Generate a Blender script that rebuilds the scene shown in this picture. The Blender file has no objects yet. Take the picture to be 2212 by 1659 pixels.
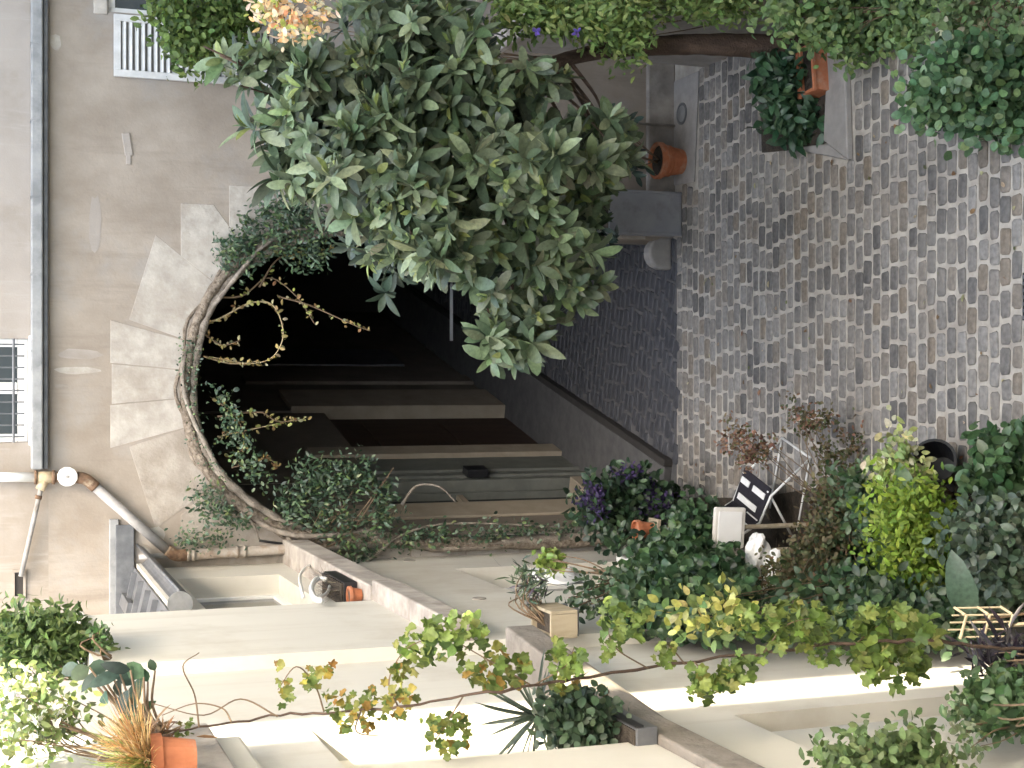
import bpy, bmesh, math, random
import numpy as np
from mathutils import Vector, Matrix

# ------------------------------------------------------------------ camera, sky, sun, exposure
scene = bpy.context.scene
R = math.radians
H, PITCH, F = 6.5, 20.0, 3100.0            # eye height (m), downward pitch (deg), focal length for a 2212 px long side
ct, st = math.cos(R(PITCH)), math.sin(R(PITCH))
cam_d = bpy.data.cameras.new('camera'); cam = bpy.data.objects.new('camera', cam_d)
scene.collection.objects.link(cam); scene.camera = cam
cam_d.sensor_fit = 'HORIZONTAL'; cam_d.sensor_width = 36; cam_d.lens = 36 * F / 2212
cam_d.clip_start = 0.05; cam_d.clip_end = 400
# phone held upright, file stored on its side: picture-right is the world's down
cx, cy, cz = Vector((0, -st, -ct)), Vector((1, 0, 0)), Vector((0, -ct, st))
cam.matrix_world = Matrix(((cx.x, cy.x, cz.x, 0), (cx.y, cy.y, cz.y, 0), (cx.z, cy.z, cz.z, H), (0, 0, 0, 1)))

SUN_EL, SUN_AZ = 42.0, 50.0                # azimuth from -Y towards +X
S = Vector((math.sin(R(SUN_AZ)) * math.cos(R(SUN_EL)), -math.cos(R(SUN_AZ)) * math.cos(R(SUN_EL)), math.sin(R(SUN_EL))))
w = bpy.data.worlds.new('World'); scene.world = w; w.use_nodes = True
nt = w.node_tree; nt.nodes.clear()
sky = nt.nodes.new('ShaderNodeTexSky'); sky.sky_type = 'NISHITA'; sky.sun_disc = False
sky.sun_elevation = R(SUN_EL); sky.sun_rotation = math.atan2(S.x, S.y)
sky.air_density = 1.0; sky.dust_density = 4.0; sky.ozone_density = 1.0
bg = nt.nodes.new('ShaderNodeBackground'); bg.inputs[1].default_value = 0.15
wo = nt.nodes.new('ShaderNodeOutputWorld')
nt.links.new(sky.outputs[0], bg.inputs[0]); nt.links.new(bg.outputs[0], wo.inputs[0])
sun_d = bpy.data.lights.new('sun', 'SUN'); sun_d.energy = 2.0; sun_d.angle = R(0.53); sun_d.color = (1, 0.93, 0.82)
sun = bpy.data.objects.new('sun', sun_d); scene.collection.objects.link(sun)
sun.rotation_euler = S.to_track_quat('Z', 'Y').to_euler(); sun.location = (10, -10, 20)
vs = scene.view_settings
vs.view_transform = 'Standard'; vs.look = 'None'; vs.gamma = 1.0; vs.use_curve_mapping = False
vs.exposure = 3.72
vs.use_white_balance = True; vs.white_balance_temperature = 7420; vs.white_balance_tint = 4
scene.cycles.use_denoising = True
scene.cycles.max_bounces = 8; scene.cycles.diffuse_bounces = 5; scene.cycles.transparent_max_bounces = 8
scene.cycles.sample_clamp_indirect = 8

# ------------------------------------------------------------------ survey helpers: bearing of a spot in the photograph -> place in the yard
def ray(x, y):
    return Vector(((829.5 - y) / F, ct - st * (x - 1106) / F, -st - ct * (x - 1106) / F))
def PY(x, y, Y):
    r = ray(x, y); k = Y / r.y; return Vector((r.x * k, Y, H + r.z * k))
def PX(x, y, X):
    r = ray(x, y); k = X / r.x; return Vector((X, r.y * k, H + r.z * k))
def PZ(x, y, Z=0.0):
    r = ray(x, y); k = (Z - H) / r.z; return Vector((r.x * k, r.y * k, Z))
def place(x, y, Y, xmin=-1.42, zmin=0.03):
    p = PY(x, y, Y)
    if p.x < xmin: p = PX(x, y, xmin)
    if p.z < zmin: p = PZ(x, y, zmin)
    return p

# ------------------------------------------------------------------ scene helpers
col = scene.collection
rng = np.random.default_rng(7); rnd = random.Random(11)
def tag(o, label=None, cat=None, group=None, kind=None):
    if label: o['label'] = label
    if cat: o['category'] = cat
    if group: o['group'] = group
    if kind: o['kind'] = kind
    return o
def thing(name, label, cat, loc=(0, 0, 0), group=None):
    o = bpy.data.objects.new(name, None); col.objects.link(o); o.location = loc; o.empty_display_size = 0.1
    return tag(o, label, cat, group)
def origin(o):
    return Vector(o.location) if o.type == 'EMPTY' else Vector((0, 0, 0))      # adopted meshes keep world-space vertices
def adopt(o, parent):
    """parent keeping the world-space vertices of o"""
    if parent is not None:
        o.parent = parent
        o.matrix_parent_inverse = Matrix.Translation(-origin(parent))
    return o
class MB:
    def __init__(s): s.v = []; s.f = []
    def poly(s, pts):
        n = len(s.v); s.v += [tuple(p) for p in pts]; s.f.append(tuple(range(n, n + len(pts)))); return s
    def box(s, x0, x1, y0, y1, z0, z1):
        n = len(s.v)
        s.v += [(x, y, z) for z in (z0, z1) for y in (y0, y1) for x in (x0, x1)]
        s.f += [tuple(n + i for i in q) for q in ((0, 2, 3, 1), (4, 5, 7, 6), (0, 1, 5, 4), (2, 6, 7, 3), (0, 4, 6, 2), (1, 3, 7, 5))]
        return s
    def obox(s, c, ax, ay, az):
        """box around c with half-axis vectors"""
        n = len(s.v); c, ax, ay, az = map(Vector, (c, ax, ay, az))
        s.v += [tuple(c + ax * i + ay * j + az * k) for k in (-1, 1) for j in (-1, 1) for i in (-1, 1)]
        s.f += [tuple(n + i for i in q) for q in ((0, 2, 3, 1), (4, 5, 7, 6), (0, 1, 5, 4), (2, 6, 7, 3), (0, 4, 6, 2), (1, 3, 7, 5))]
        return s
    def prism(s, pts, d):
        """closed prism: polygon pts extruded by vector d"""
        n = len(s.v); m = len(pts); d = Vector(d)
        s.v += [tuple(p) for p in pts] + [tuple(Vector(p) + d) for p in pts]
        s.f += [tuple(n + i for i in range(m))[::-1], tuple(n + m + i for i in range(m))]
        s.f += [(n + i, n + (i + 1) % m, n + m + (i + 1) % m, n + m + i) for i in range(m)]
        return s
    def tube(s, pts, r, n=7, cap=True, wob=0.0):
        pts = [Vector(p) for p in pts]; m = len(pts)
        rs = [r] * m if isinstance(r, (int, float)) else [r[0] + (r[1] - r[0]) * i / (m - 1) for i in range(m)] if len(r) == 2 else list(r)
        b = len(s.v); up = None
        for i, p in enumerate(pts):
            t = (pts[min(i + 1, m - 1)] - pts[max(i - 1, 0)]).normalized()
            if up is None: up = Vector((0, 0, 1)) if abs(t.z) < 0.9 else Vector((1, 0, 0))
            a = t.cross(up)
            if a.length < 1e-4: a = t.cross(Vector((0.3, 1, 0.2)))
            a.normalize(); c = a.cross(t).normalized(); up = c
            for k in range(n):
                q = 2 * math.pi * k / n; rr = rs[i] * (1 + wob * (rnd.random() - .5))
                s.v.append(tuple(p + (a * math.cos(q) + c * math.sin(q)) * rr))
        for i in range(m - 1):
            for k in range(n):
                s.f.append((b + i * n + k, b + i * n + (k + 1) % n, b + (i + 1) * n + (k + 1) % n, b + (i + 1) * n + k))
        if cap:
            s.f.append(tuple(b + k for k in range(n))[::-1]); s.f.append(tuple(b + (m - 1) * n + k for k in range(n)))
        return s
    def lathe(s, c, prof, n=20):
        b = len(s.v); m = len(prof)
        for (r, z) in prof:
            for k in range(n):
                q = 2 * math.pi * k / n; s.v.append((c[0] + r * math.cos(q), c[1] + r * math.sin(q), c[2] + z))
        for i in range(m - 1):
            for k in range(n):
                s.f.append((b + i * n + k, b + i * n + (k + 1) % n, b + (i + 1) * n + (k + 1) % n, b + (i + 1) * n + k))
        s.f.append(tuple(b + k for k in range(n))[::-1]); s.f.append(tuple(b + (m - 1) * n + k for k in range(n)))
        return s
    def mesh(s, name):
        me = bpy.data.meshes.new(name); me.from_pydata(s.v, [], s.f); me.validate(); me.update(); return me
    def build(s, name, mat, parent=None, smooth=False, bevel=0.0, seg=2):
        me = s.mesh(name); bm = bmesh.new(); bm.from_mesh(me); bmesh.ops.recalc_face_normals(bm, faces=bm.faces); bm.to_mesh(me); bm.free()
        me.materials.append(mat)
        if smooth: me.polygons.foreach_set('use_smooth', [True] * len(me.polygons))
        o = bpy.data.objects.new(name, me); col.objects.link(o)
        if bevel:
            b = o.modifiers.new('bevel', 'BEVEL'); b.width = bevel; b.segments = seg; b.limit_method = 'ANGLE'
        return adopt(o, parent)
def spline(pts, n=6):
    """Catmull-Rom through pts"""
    P = [Vector(p) for p in pts]; P = [P[0] * 2 - P[1]] + P + [P[-1] * 2 - P[-2]]; out = []
    for i in range(1, len(P) - 2):
        a, b, c, d = P[i - 1:i + 3]
        for k in range(n):
            t = k / n
            out.append(0.5 * ((2 * b) + (c - a) * t + (2 * a - 5 * b + 4 * c - d) * t * t + (3 * b - a - 3 * c + d) * t ** 3))
    return out + [P[-2]]

# ------------------------------------------------------------------ materials
def new_mat(name):
    m = bpy.data.materials.new(name); m.use_nodes = True; t = m.node_tree
    return m, t, t.nodes['Principled BSDF']
def surf(name, c1, c2=None, rough=0.85, scale=3.0, detail=6, bump=0.15, bscale=60, c3=None, s3=0.8, stretch=None, metal=0.0, spec=0.4, lo=0.35, hi=0.65, bdist=0.004, c4=None):
    m, t, p = new_mat(name); N = t.nodes; L = t.links
    p.inputs['Roughness'].default_value = rough; p.inputs['Metallic'].default_value = metal; p.inputs['Specular IOR Level'].default_value = spec
    g = N.new('ShaderNodeNewGeometry'); src = g.outputs['Position']
    if stretch:
        mp = N.new('ShaderNodeMapping'); mp.inputs['Scale'].default_value = stretch; L.new(src, mp.inputs[0]); src2 = mp.outputs[0]
    else: src2 = src
    c2 = c2 or c1
    nz = N.new('ShaderNodeTexNoise'); nz.inputs['Scale'].default_value = scale; nz.inputs['Detail'].default_value = detail; nz.inputs['Roughness'].default_value = .6
    L.new(src2, nz.inputs['Vector'])
    cr = N.new('ShaderNodeValToRGB'); cr.color_ramp.elements[0].position = lo; cr.color_ramp.elements[1].position = hi
    cr.color_ramp.elements[0].color = (*c1, 1); cr.color_ramp.elements[1].color = (*c2, 1)
    L.new(nz.outputs['Fac'], cr.inputs[0]); out = cr.outputs[0]
    if c3:
        n3 = N.new('ShaderNodeTexNoise'); n3.inputs['Scale'].default_value = s3; n3.inputs['Detail'].default_value = 8; n3.inputs['Roughness'].default_value = .65
        L.new(src, n3.inputs['Vector'])
        mr = N.new('ShaderNodeMapRange'); mr.inputs[1].default_value = .5; mr.inputs[2].default_value = .68; L.new(n3.outputs['Fac'], mr.inputs[0])
        mx = N.new('ShaderNodeMix'); mx.data_type = 'RGBA'; L.new(mr.outputs[0], mx.inputs['Factor']); L.new(out, mx.inputs['A']); mx.inputs['B'].default_value = (*c3, 1)
        out = mx.outputs['Result']
    if c4:                                 # run-off streaks: long in z
        mp4 = N.new('ShaderNodeMapping'); mp4.inputs['Scale'].default_value = (5, 5, .55); L.new(src, mp4.inputs[0])
        n4 = N.new('ShaderNodeTexNoise'); n4.inputs['Scale'].default_value = 1.0; n4.inputs['Detail'].default_value = 9; n4.inputs['Roughness'].default_value = .7; L.new(mp4.outputs[0], n4.inputs['Vector'])
        m4 = N.new('ShaderNodeMapRange'); m4.inputs[1].default_value = .52; m4.inputs[2].default_value = .75; m4.inputs[4].default_value = .8; L.new(n4.outputs['Fac'], m4.inputs[0])
        x4 = N.new('ShaderNodeMix'); x4.data_type = 'RGBA'; L.new(m4.outputs[0], x4.inputs['Factor']); L.new(out, x4.inputs['A']); x4.inputs['B'].default_value = (*c4, 1); out = x4.outputs['Result']
    L.new(out, p.inputs['Base Color'])
    if bump:
        nb = N.new('ShaderNodeTexNoise'); nb.inputs['Scale'].default_value = bscale; nb.inputs['Detail'].default_value = 4; L.new(src, nb.inputs['Vector'])
        bp = N.new('ShaderNodeBump'); bp.inputs['Strength'].default_value = bump; bp.inputs['Distance'].default_value = bdist; L.new(nb.outputs['Fac'], bp.inputs['Height'])
        L.new(bp.outputs[0], p.inputs['Normal'])
    return m
def stone_mat(name, use_attr):
    m, t, p = new_mat(name); N = t.nodes; L = t.links
    if use_attr:
        a = N.new('ShaderNodeAttribute'); a.attribute_name = 'rnd'; f = a.outputs['Fac']
    else:
        a = N.new('ShaderNodeObjectInfo'); f = a.outputs['Random']
    cr = N.new('ShaderNodeValToRGB'); e = cr.color_ramp.elements
    e[0].position = 0; e[0].color = (.100, .094, .090, 1); e[1].position = 1; e[1].color = (.235, .222, .208, 1)
    for pos, c in ((.2, (.130, .122, .115)), (.4, (.168, .155, .143)), (.55, (.190, .177, .164)), (.7, (.185, .150, .115)), (.82, (.215, .200, .185))):
        q = e.new(pos); q.color = (*c, 1)
    L.new(f, cr.inputs[0])
    g = N.new('ShaderNodeNewGeometry')
    nz = N.new('ShaderNodeTexNoise'); nz.inputs['Scale'].default_value = 26; nz.inputs['Detail'].default_value = 6; L.new(g.outputs['Position'], nz.inputs['Vector'])
    n2 = N.new('ShaderNodeTexNoise'); n2.inputs['Scale'].default_value = 1.3; n2.inputs['Detail'].default_value = 5; L.new(g.outputs['Position'], n2.inputs['Vector'])
    mr = N.new('ShaderNodeMapRange'); mr.inputs[1].default_value = .3; mr.inputs[2].default_value = .7; mr.inputs[3].default_value = .72; mr.inputs[4].default_value = 1.3; L.new(nz.outputs['Fac'], mr.inputs[0])
    mm = N.new('ShaderNodeMix'); mm.data_type = 'RGBA'; mm.blend_type = 'MULTIPLY'; mm.inputs['Factor'].default_value = 1
    L.new(cr.outputs[0], mm.inputs['A']); L.new(mr.outputs[0], mm.inputs['B'])
    # lime dust smeared over the stones in patches
    m2 = N.new('ShaderNodeMapRange'); m2.inputs[1].default_value = .48; m2.inputs[2].default_value = .72; m2.inputs[4].default_value = .45; L.new(n2.outputs['Fac'], m2.inputs[0])
    mx = N.new('ShaderNodeMix'); mx.data_type = 'RGBA'; L.new(m2.outputs[0], mx.inputs['Factor']); L.new(mm.outputs['Result'], mx.inputs['A']); mx.inputs['B'].default_value = (.29, .268, .24, 1)
    L.new(mx.outputs['Result'], p.inputs['Base Color']); p.inputs['Roughness'].default_value = .72
    bp = N.new('ShaderNodeBump'); bp.inputs['Strength'].default_value = .35; bp.inputs['Distance'].default_value = .006; L.new(nz.outputs['Fac'], bp.inputs['Height']); L.new(bp.outputs[0], p.inputs['Normal'])
    return m
def leaf_mat(name, gloss=.45, trans=.22):
    m, t, p = new_mat(name); N = t.nodes; L = t.links
    a = N.new('ShaderNodeAttribute'); a.attribute_name = 'col'
    g = N.new('ShaderNodeNewGeometry')
    nz = N.new('ShaderNodeTexNoise'); nz.inputs['Scale'].default_value = 40; nz.inputs['Detail'].default_value = 3; L.new(g.outputs['Position'], nz.inputs['Vector'])
    mr = N.new('ShaderNodeMapRange'); mr.inputs[1].default_value = .3; mr.inputs[2].default_value = .7; mr.inputs[3].default_value = .75; mr.inputs[4].default_value = 1.25; L.new(nz.outputs['Fac'], mr.inputs[0])
    mm = N.new('ShaderNodeMix'); mm.data_type = 'RGBA'; mm.blend_type = 'MULTIPLY'; mm.inputs['Factor'].default_value = 1
    L.new(a.outputs['Color'], mm.inputs['A']); L.new(mr.outputs[0], mm.inputs['B'])
    L.new(mm.outputs['Result'], p.inputs['Base Color']); p.inputs['Roughness'].default_value = gloss
    tr = N.new('ShaderNodeBsdfTranslucent'); L.new(mm.outputs['Result'], tr.inputs['Color'])
    ms = N.new('ShaderNodeMixShader'); ms.inputs[0].default_value = trans
    out = N['Material Output']; L.new(p.outputs[0], ms.inputs[1]); L.new(tr.outputs[0], ms.inputs[2]); L.new(ms.outputs[0], out.inputs[0])
    return m
M = {}
M['render'] = surf('render', (.255, .215, .178), (.345, .300, .256), scale=2.2, c3=(.30, .287, .274), s3=.75, stretch=(1, 1, .7), c4=(.215, .18, .15), bump=.6, bscale=45, rough=.95)
M['render_up'] = surf('render_up', (.29, .258, .23), (.345, .31, .282), scale=1.6, c3=(.255, .22, .185), s3=1.1, c4=(.41, .385, .36), bump=.3, rough=.95)
M['limestone'] = surf('limestone', (.34, .308, .272), (.47, .437, .395), scale=7, c3=(.31, .272, .232), s3=2.2, c4=(.40, .365, .325), bump=.5, bscale=30, rough=.95, bdist=.008)
M['limestone_worn'] = surf('limestone_worn', (.285, .248, .21), (.39, .35, .307), scale=6, c3=(.27, .232, .195), s3=1.8, c4=(.34, .305, .27), bump=.6, bscale=35, rough=.95, bdist=.01)
M['plinth'] = surf('plinth', (.22, .20, .185), (.34, .31, .28), scale=5, bump=.4, bscale=30, c3=(.4, .37, .34), s3=3)
M['zinc'] = surf('zinc', (.20, .205, .21), (.30, .305, .31), scale=7, rough=.55, bump=.08, metal=.25, c3=(.33, .33, .33), s3=5)
M['zinc_dark'] = surf('zinc_dark', (.10, .105, .115), (.16, .165, .175), scale=8, rough=.5, bump=.05, metal=.25)
M['white'] = surf('white_paint', (.70, .70, .69), (.78, .78, .77), scale=6, rough=.5, bump=.05)
M['white_plastic'] = surf('white_plastic', (.74, .73, .71), (.8, .79, .77), scale=4, rough=.4, bump=0)
M['shutter'] = surf('shutter_paint', (.50, .50, .50), (.62, .62, .62), scale=9, rough=.65, bump=.1)
M['shutter_in'] = surf('shutter_back', (.16, .155, .15), (.2, .195, .19), scale=9, rough=.8, bump=.1)
M['cream'] = surf('cream_wall', (.575, .555, .505), (.625, .605, .555), scale=1.1, c3=(.52, .485, .425), c4=(.49, .455, .40), s3=1.4, stretch=(1, 1, .35), bump=.12, bscale=80, rough=.9)
M['cream_trim'] = surf('cream_trim', (.57, .545, .49), (.62, .595, .54), scale=2, bump=.08, rough=.8)
M['concrete'] = surf('concrete_ledge', (.30, .27, .245), (.47, .43, .39), scale=6, c3=(.25, .215, .19), s3=3.2, bump=.4, bscale=50)
M['concrete_dark'] = surf('weathered_ledge', (.17, .15, .13), (.30, .27, .24), scale=7, c3=(.13, .11, .095), s3=3.5, c4=(.24, .21, .185), bump=.6, bscale=40, bdist=.01)
M['slab'] = surf('concrete_slab', (.27, .255, .24), (.33, .31, .295), scale=8, bump=.3, c3=(.38, .36, .34), s3=3)
M['mortar'] = surf('mortar', (.33, .298, .26), (.48, .44, .385), scale=7, bump=.5, bscale=70, c3=(.30, .265, .23), s3=1.6, rough=.97)
M['soil'] = surf('soil', (.035, .028, .022), (.07, .055, .042), scale=14, bump=.9, bscale=60, bdist=.02)
M['stone_o'] = stone_mat('paving_stone_single', False)
M['stone_a'] = stone_mat('paving_stone_mass', True)
M['stone_p'] = surf('passage_stone_paving', (.045, .046, .053), (.075, .075, .083), scale=9, rough=.6, bump=.3)  # bluish dark setts; the passage's shade is put into the tone too
M['mortar_p'] = surf('passage_mortar', (.085, .083, .085), (.12, .115, .115), scale=7, bump=.4)  # joints darkened as well to carry the passage's shade
M['terracotta'] = surf('terracotta', (.40, .135, .065), (.52, .19, .095), scale=9, bump=.15, c3=(.46, .27, .19), s3=6, rough=.85)
M['bark'] = surf('bark', (.075, .048, .036), (.15, .10, .075), scale=14, stretch=(1, 1, .3), bump=.9, bscale=50, bdist=.012)
M['vine_bark'] = surf('vine_bark', (.17, .14, .115), (.38, .335, .285), scale=18, bump=.9, bscale=60, bdist=.012, c3=(.10, .08, .065), s3=9)
M['bark_old'] = surf('bark_old', (.10, .075, .055), (.24, .20, .16), scale=26, bump=1.0, bscale=45, bdist=.02, c3=(.30, .25, .20), s3=16)
M['twig'] = surf('twig', (.15, .10, .065), (.24, .17, .11), scale=20, bump=.2)
M['dry_twig'] = surf('dry_twig', (.34, .26, .15), (.46, .37, .23), scale=20, bump=.2)
M['iron_pipe'] = surf('iron_pipe', (.27, .235, .20), (.37, .335, .30), scale=10, c3=(.20, .13, .085), s3=6, c4=(.16, .10, .06), rough=.7, bump=.15)
M['grey_pipe'] = surf('grey_pipe', (.25, .24, .235), (.35, .34, .33), scale=8, c3=(.20, .175, .15), s3=7, rough=.6, bump=.1)
M['rust'] = surf('rust', (.10, .06, .04), (.20, .12, .075), scale=22, c3=(.30, .235, .17), s3=14, rough=.9, bump=.4)
M['brass'] = surf('aged_joint', (.42, .32, .20), (.52, .43, .30), scale=20, c3=(.28, .17, .10), s3=14, rough=.7, bump=.3)
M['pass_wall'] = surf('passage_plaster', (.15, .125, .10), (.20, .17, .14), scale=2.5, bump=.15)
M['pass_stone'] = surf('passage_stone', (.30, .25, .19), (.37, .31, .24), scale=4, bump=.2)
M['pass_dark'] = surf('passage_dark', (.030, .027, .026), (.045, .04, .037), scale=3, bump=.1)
M['brown_door'] = surf('brown_door', (.045, .026, .018), (.07, .042, .03), scale=9, stretch=(1, 1, .1), rough=.6, bump=.1)
M['green_door'] = surf('grey_green_paint', (.13, .135, .12), (.17, .175, .155), scale=6, rough=.6, bump=.05)
M['dark_glass'] = surf('dark_glass', (.015, .018, .02), (.025, .028, .03), scale=2, rough=.12, bump=0, spec=.6)
M['black'] = surf('black_plastic', (.012, .012, .014), (.022, .022, .024), scale=6, rough=.45, bump=.05)
M['black_cloth'] = surf('black_cloth', (.012, .011, .016), (.022, .02, .028), scale=30, rough=.9, bump=.2, bscale=300)
M['white_cloth'] = surf('white_cloth', (.70, .70, .69), (.78, .78, .78), scale=12, rough=.9, bump=.25, bscale=60)
M['stone_white'] = surf('pale_board', (.60, .57, .52), (.68, .65, .60), scale=6, bump=.1)
M['grey_panel'] = surf('slate_panel', (.27, .28, .31), (.32, .33, .36), scale=5, rough=.6, bump=.08, c3=(.2, .2, .21), s3=3)
M['wood'] = surf('pale_wood', (.34, .28, .19), (.44, .37, .27), scale=18, stretch=(1, 1, .2), bump=.2)
M['wood_old'] = surf('old_wood', (.30, .25, .18), (.42, .36, .27), scale=18, bump=.25)
M['wood_dark'] = surf('weathered_wood', (.14, .115, .08), (.22, .185, .135), scale=18, bump=.25)
M['leaf'] = leaf_mat('leaf', .42, .2)
M['leaf_soft'] = leaf_mat('leaf_soft', .6, .32)
M['petal'] = leaf_mat('petal', .7, .35)
m, t, p = new_mat('window_glass'); p.inputs['Base Color'].default_value = (.04, .05, .055, 1); p.inputs['Roughness'].default_value = .04; p.inputs['Specular IOR Level'].default_value = .8
M['glass'] = m

# ------------------------------------------------------------------ foliage machinery
def strip_leaf(hw, ys, fold=.18, droop=.18, wave=0.0):
    """leaf along +Y (length 1): midrib + two margins"""
    v = []; n = len(ys)
    for i, (h, y) in enumerate(zip(hw, ys)):
        z = -droop * y * y
        v += [(-h, y, z + fold * h + wave * math.sin(7 * y)), (0, y, z), (h, y, z + fold * h - wave * math.sin(7 * y))]
    f = []
    for i in range(n - 1):
        a, b = i * 3, (i + 1) * 3
        f += [(a, a + 1, b + 1, b), (a + 1, a + 2, b + 2, b + 1)]
    return np.array(v, float), f
def lobed_leaf(k=5, depth=.35):
    v = [(0, .12, 0)]; n = k * 4
    for i in range(n + 1):
        a = math.radians(-150 + 300 * i / n)
        r = .5 * (1 - depth * (.5 - .5 * math.cos(2 * math.pi * (i / n * k - .5) + math.pi)) ** .8) * (1.12 - .25 * abs(a) / math.pi)
        r *= 1 + .06 * (i % 2)
        v.append((r * math.sin(a), .42 + r * math.cos(a), .34 * abs(math.sin(a)) ** 1.5 * r - .45 * max(0, math.cos(a)) ** 2 * r + .05 * math.sin(5 * a)))
    return np.array(v, float), [(0, i, i + 1) for i in range(1, n + 1)]
LEAF = {
    'laurel': strip_leaf([.012, .11, .165, .15, .09, .004], [0, .2, .45, .65, .86, 1], .25, .22),
    'laurel_b': strip_leaf([.015, .13, .20, .195, .13, .006], [0, .2, .45, .68, .88, 1], .12, .38),
    'oval': strip_leaf([.01, .2, .29, .2, .005], [0, .22, .5, .8, 1], .2, .2),
    'round': strip_leaf([.03, .34, .42, .28, .01], [0, .25, .5, .82, 1], .15, .15),
    'lance': strip_leaf([.015, .075, .06, .004], [0, .35, .7, 1], .2, .35),
    'blade': strip_leaf([.012, .014, .012, .008, .001], [0, .3, .55, .8, 1], .2, .5),
    'spike': strip_leaf([.03, .035, .03, .02, .001], [0, .3, .55, .8, 1], .5, .12),
    'big': strip_leaf([.02, .17, .22, .19, .12, .005], [0, .2, .45, .65, .86, 1], .2, .35, .012),
    'vine': lobed_leaf(5, .42),
    'vine_b': lobed_leaf(5, .26),
    'vine_c': lobed_leaf(3, .36),
    'ivy': lobed_leaf(3, .3),
    'petal': strip_leaf([.06, .26, .25, .05], [0, .4, .75, 1], .2, .1),
    'fern': strip_leaf([.01, .16, .20, .13, .004], [0, .25, .5, .8, 1], .15, .25),
}
def unit(a): return a / np.maximum(np.linalg.norm(a, axis=-1, keepdims=True), 1e-9)
def frames(axis, up):
    axis = unit(axis); side = unit(np.cross(axis, up)); nrm = np.cross(side, axis)
    return np.stack([side, axis, nrm], axis=-1)
def leaf_mesh(name, kind, pos, axis, up, size, colr, mat, parent=None):
    bv, bf = LEAF[kind]; n = len(pos); Rm = frames(np.asarray(axis, float), np.asarray(up, float))
    V = np.einsum('nij,kj->nki', Rm, bv) * np.asarray(size)[:, None, None] + np.asarray(pos)[:, None, :]
    nv = len(bv); V = V.reshape(-1, 3)
    tot = np.array([len(f) for f in bf]); flat = np.concatenate([np.array(f) for f in bf])
    me = bpy.data.meshes.new(name)
    me.vertices.add(len(V)); me.vertices.foreach_set('co', V.ravel())
    loops = (flat[None, :] + (np.arange(n) * nv)[:, None]).ravel(); me.loops.add(len(loops)); me.loops.foreach_set('vertex_index', loops.astype(np.int32))
    tots = np.tile(tot, n); me.polygons.add(len(tots)); starts = np.concatenate([[0], np.cumsum(tots)[:-1]])
    me.polygons.foreach_set('loop_start', starts.astype(np.int32)); me.polygons.foreach_set('loop_total', tots.astype(np.int32))
    me.polygons.foreach_set('use_smooth', np.ones(len(tots), bool)); me.update(calc_edges=True)
    at = me.attributes.new('col', 'FLOAT_COLOR', 'POINT')
    c4 = np.ones((len(V), 4)); c4[:, :3] = np.repeat(np.asarray(colr), nv, axis=0); at.data.foreach_set('color', c4.ravel())
    me.materials.append(mat)
    o = bpy.data.objects.new(name, me); col.objects.link(o)
    return adopt(o, parent)
def palette(pal, n, var=.18):
    pal = np.array(pal, float); pal[:, :3] = np.minimum(pal[:, :3] * 1.0, .9); wts = pal[:, 3] / pal[:, 3].sum(); i = rng.choice(len(pal), n, p=wts)
    return np.clip(pal[i, :3] * (1 + var * rng.standard_normal((n, 1))) * (1 + .06 * rng.standard_normal((n, 3))), .004, .95)
def inside(pts, poly):
    x, y = pts[:, 0], pts[:, 1]; c = np.zeros(len(pts), bool); P = np.array(poly, float); j = len(P) - 1
    for i in range(len(P)):
        xi, yi = P[i]; xj, yj = P[j]
        c ^= ((yi > y) != (yj > y)) & (x < (xj - xi) * (y - yi) / (yj - yi + 1e-12) + xi); j = i
    return c
def edge_dist(pts, poly):
    P = np.array(poly, float); d = np.full(len(pts), 1e9)
    for i in range(len(P)):
        a, b = P[i - 1], P[i]; ab = b - a; t = np.clip(((pts - a) @ ab) / (ab @ ab + 1e-9), 0, 1)
        d = np.minimum(d, np.linalg.norm(pts - (a + t[:, None] * ab), axis=1))
    return d
def sample(poly, n, margin=0):
    P = np.array(poly, float); lo, hi = P.min(0), P.max(0); out = np.zeros((0, 2))
    while len(out) < n:
        q = lo + (hi - lo) * rng.random((n * 2, 2)); q = q[inside(q, poly)]
        if margin and len(q): q = q[edge_dist(q, poly) > margin * rng.random(len(q)) ** .5]
        out = np.vstack([out, q])
    return out[:n]
def cloud(poly, Y, thick, n, soft=60, front=1.0, back=.6, xmin=-1.42, margin=0):
    """n points through the volume of a bush whose silhouette (seen from the window) is poly, its middle at distance Y"""
    q = sample(poly, n, margin); d = np.minimum(edge_dist(q, poly) / soft, 1); h = thick * np.sqrt(1 - (1 - d) ** 2)
    s = rng.uniform(-back, front, n); Yp = Y - h * s
    return np.array([place(x, y, yy, xmin) for (x, y), yy in zip(q, Yp)]), h * s
def rosettes(centres, axes, per, spread=(35, 85)):
    """leaf axes of whorls: each centre gets `per` leaves fanned round its axis"""
    n = len(centres); a = unit(axes); ref = np.where(np.abs(a[:, 2:3]) < .9, np.array([[0, 0, 1.]]), np.array([[1., 0, 0]]))
    s = unit(np.cross(a, ref)); c = np.cross(a, s)
    k = np.arange(per); ang = (k * 2.4)[None, :] + rng.random((n, 1)) * 6.3 + rng.normal(0, .25, (n, per))
    tl = np.radians(np.linspace(spread[0], spread[1], per))[None, :] + rng.normal(0, .15, (n, per))
    ax = (a[:, None, :] * np.cos(tl)[..., None] + (s[:, None, :] * np.cos(ang)[..., None] + c[:, None, :] * np.sin(ang)[..., None]) * np.sin(tl)[..., None])
    return ax.reshape(-1, 3), np.repeat(a, per, axis=0), np.repeat(centres, per, axis=0), np.tile(k / per, n)
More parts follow.
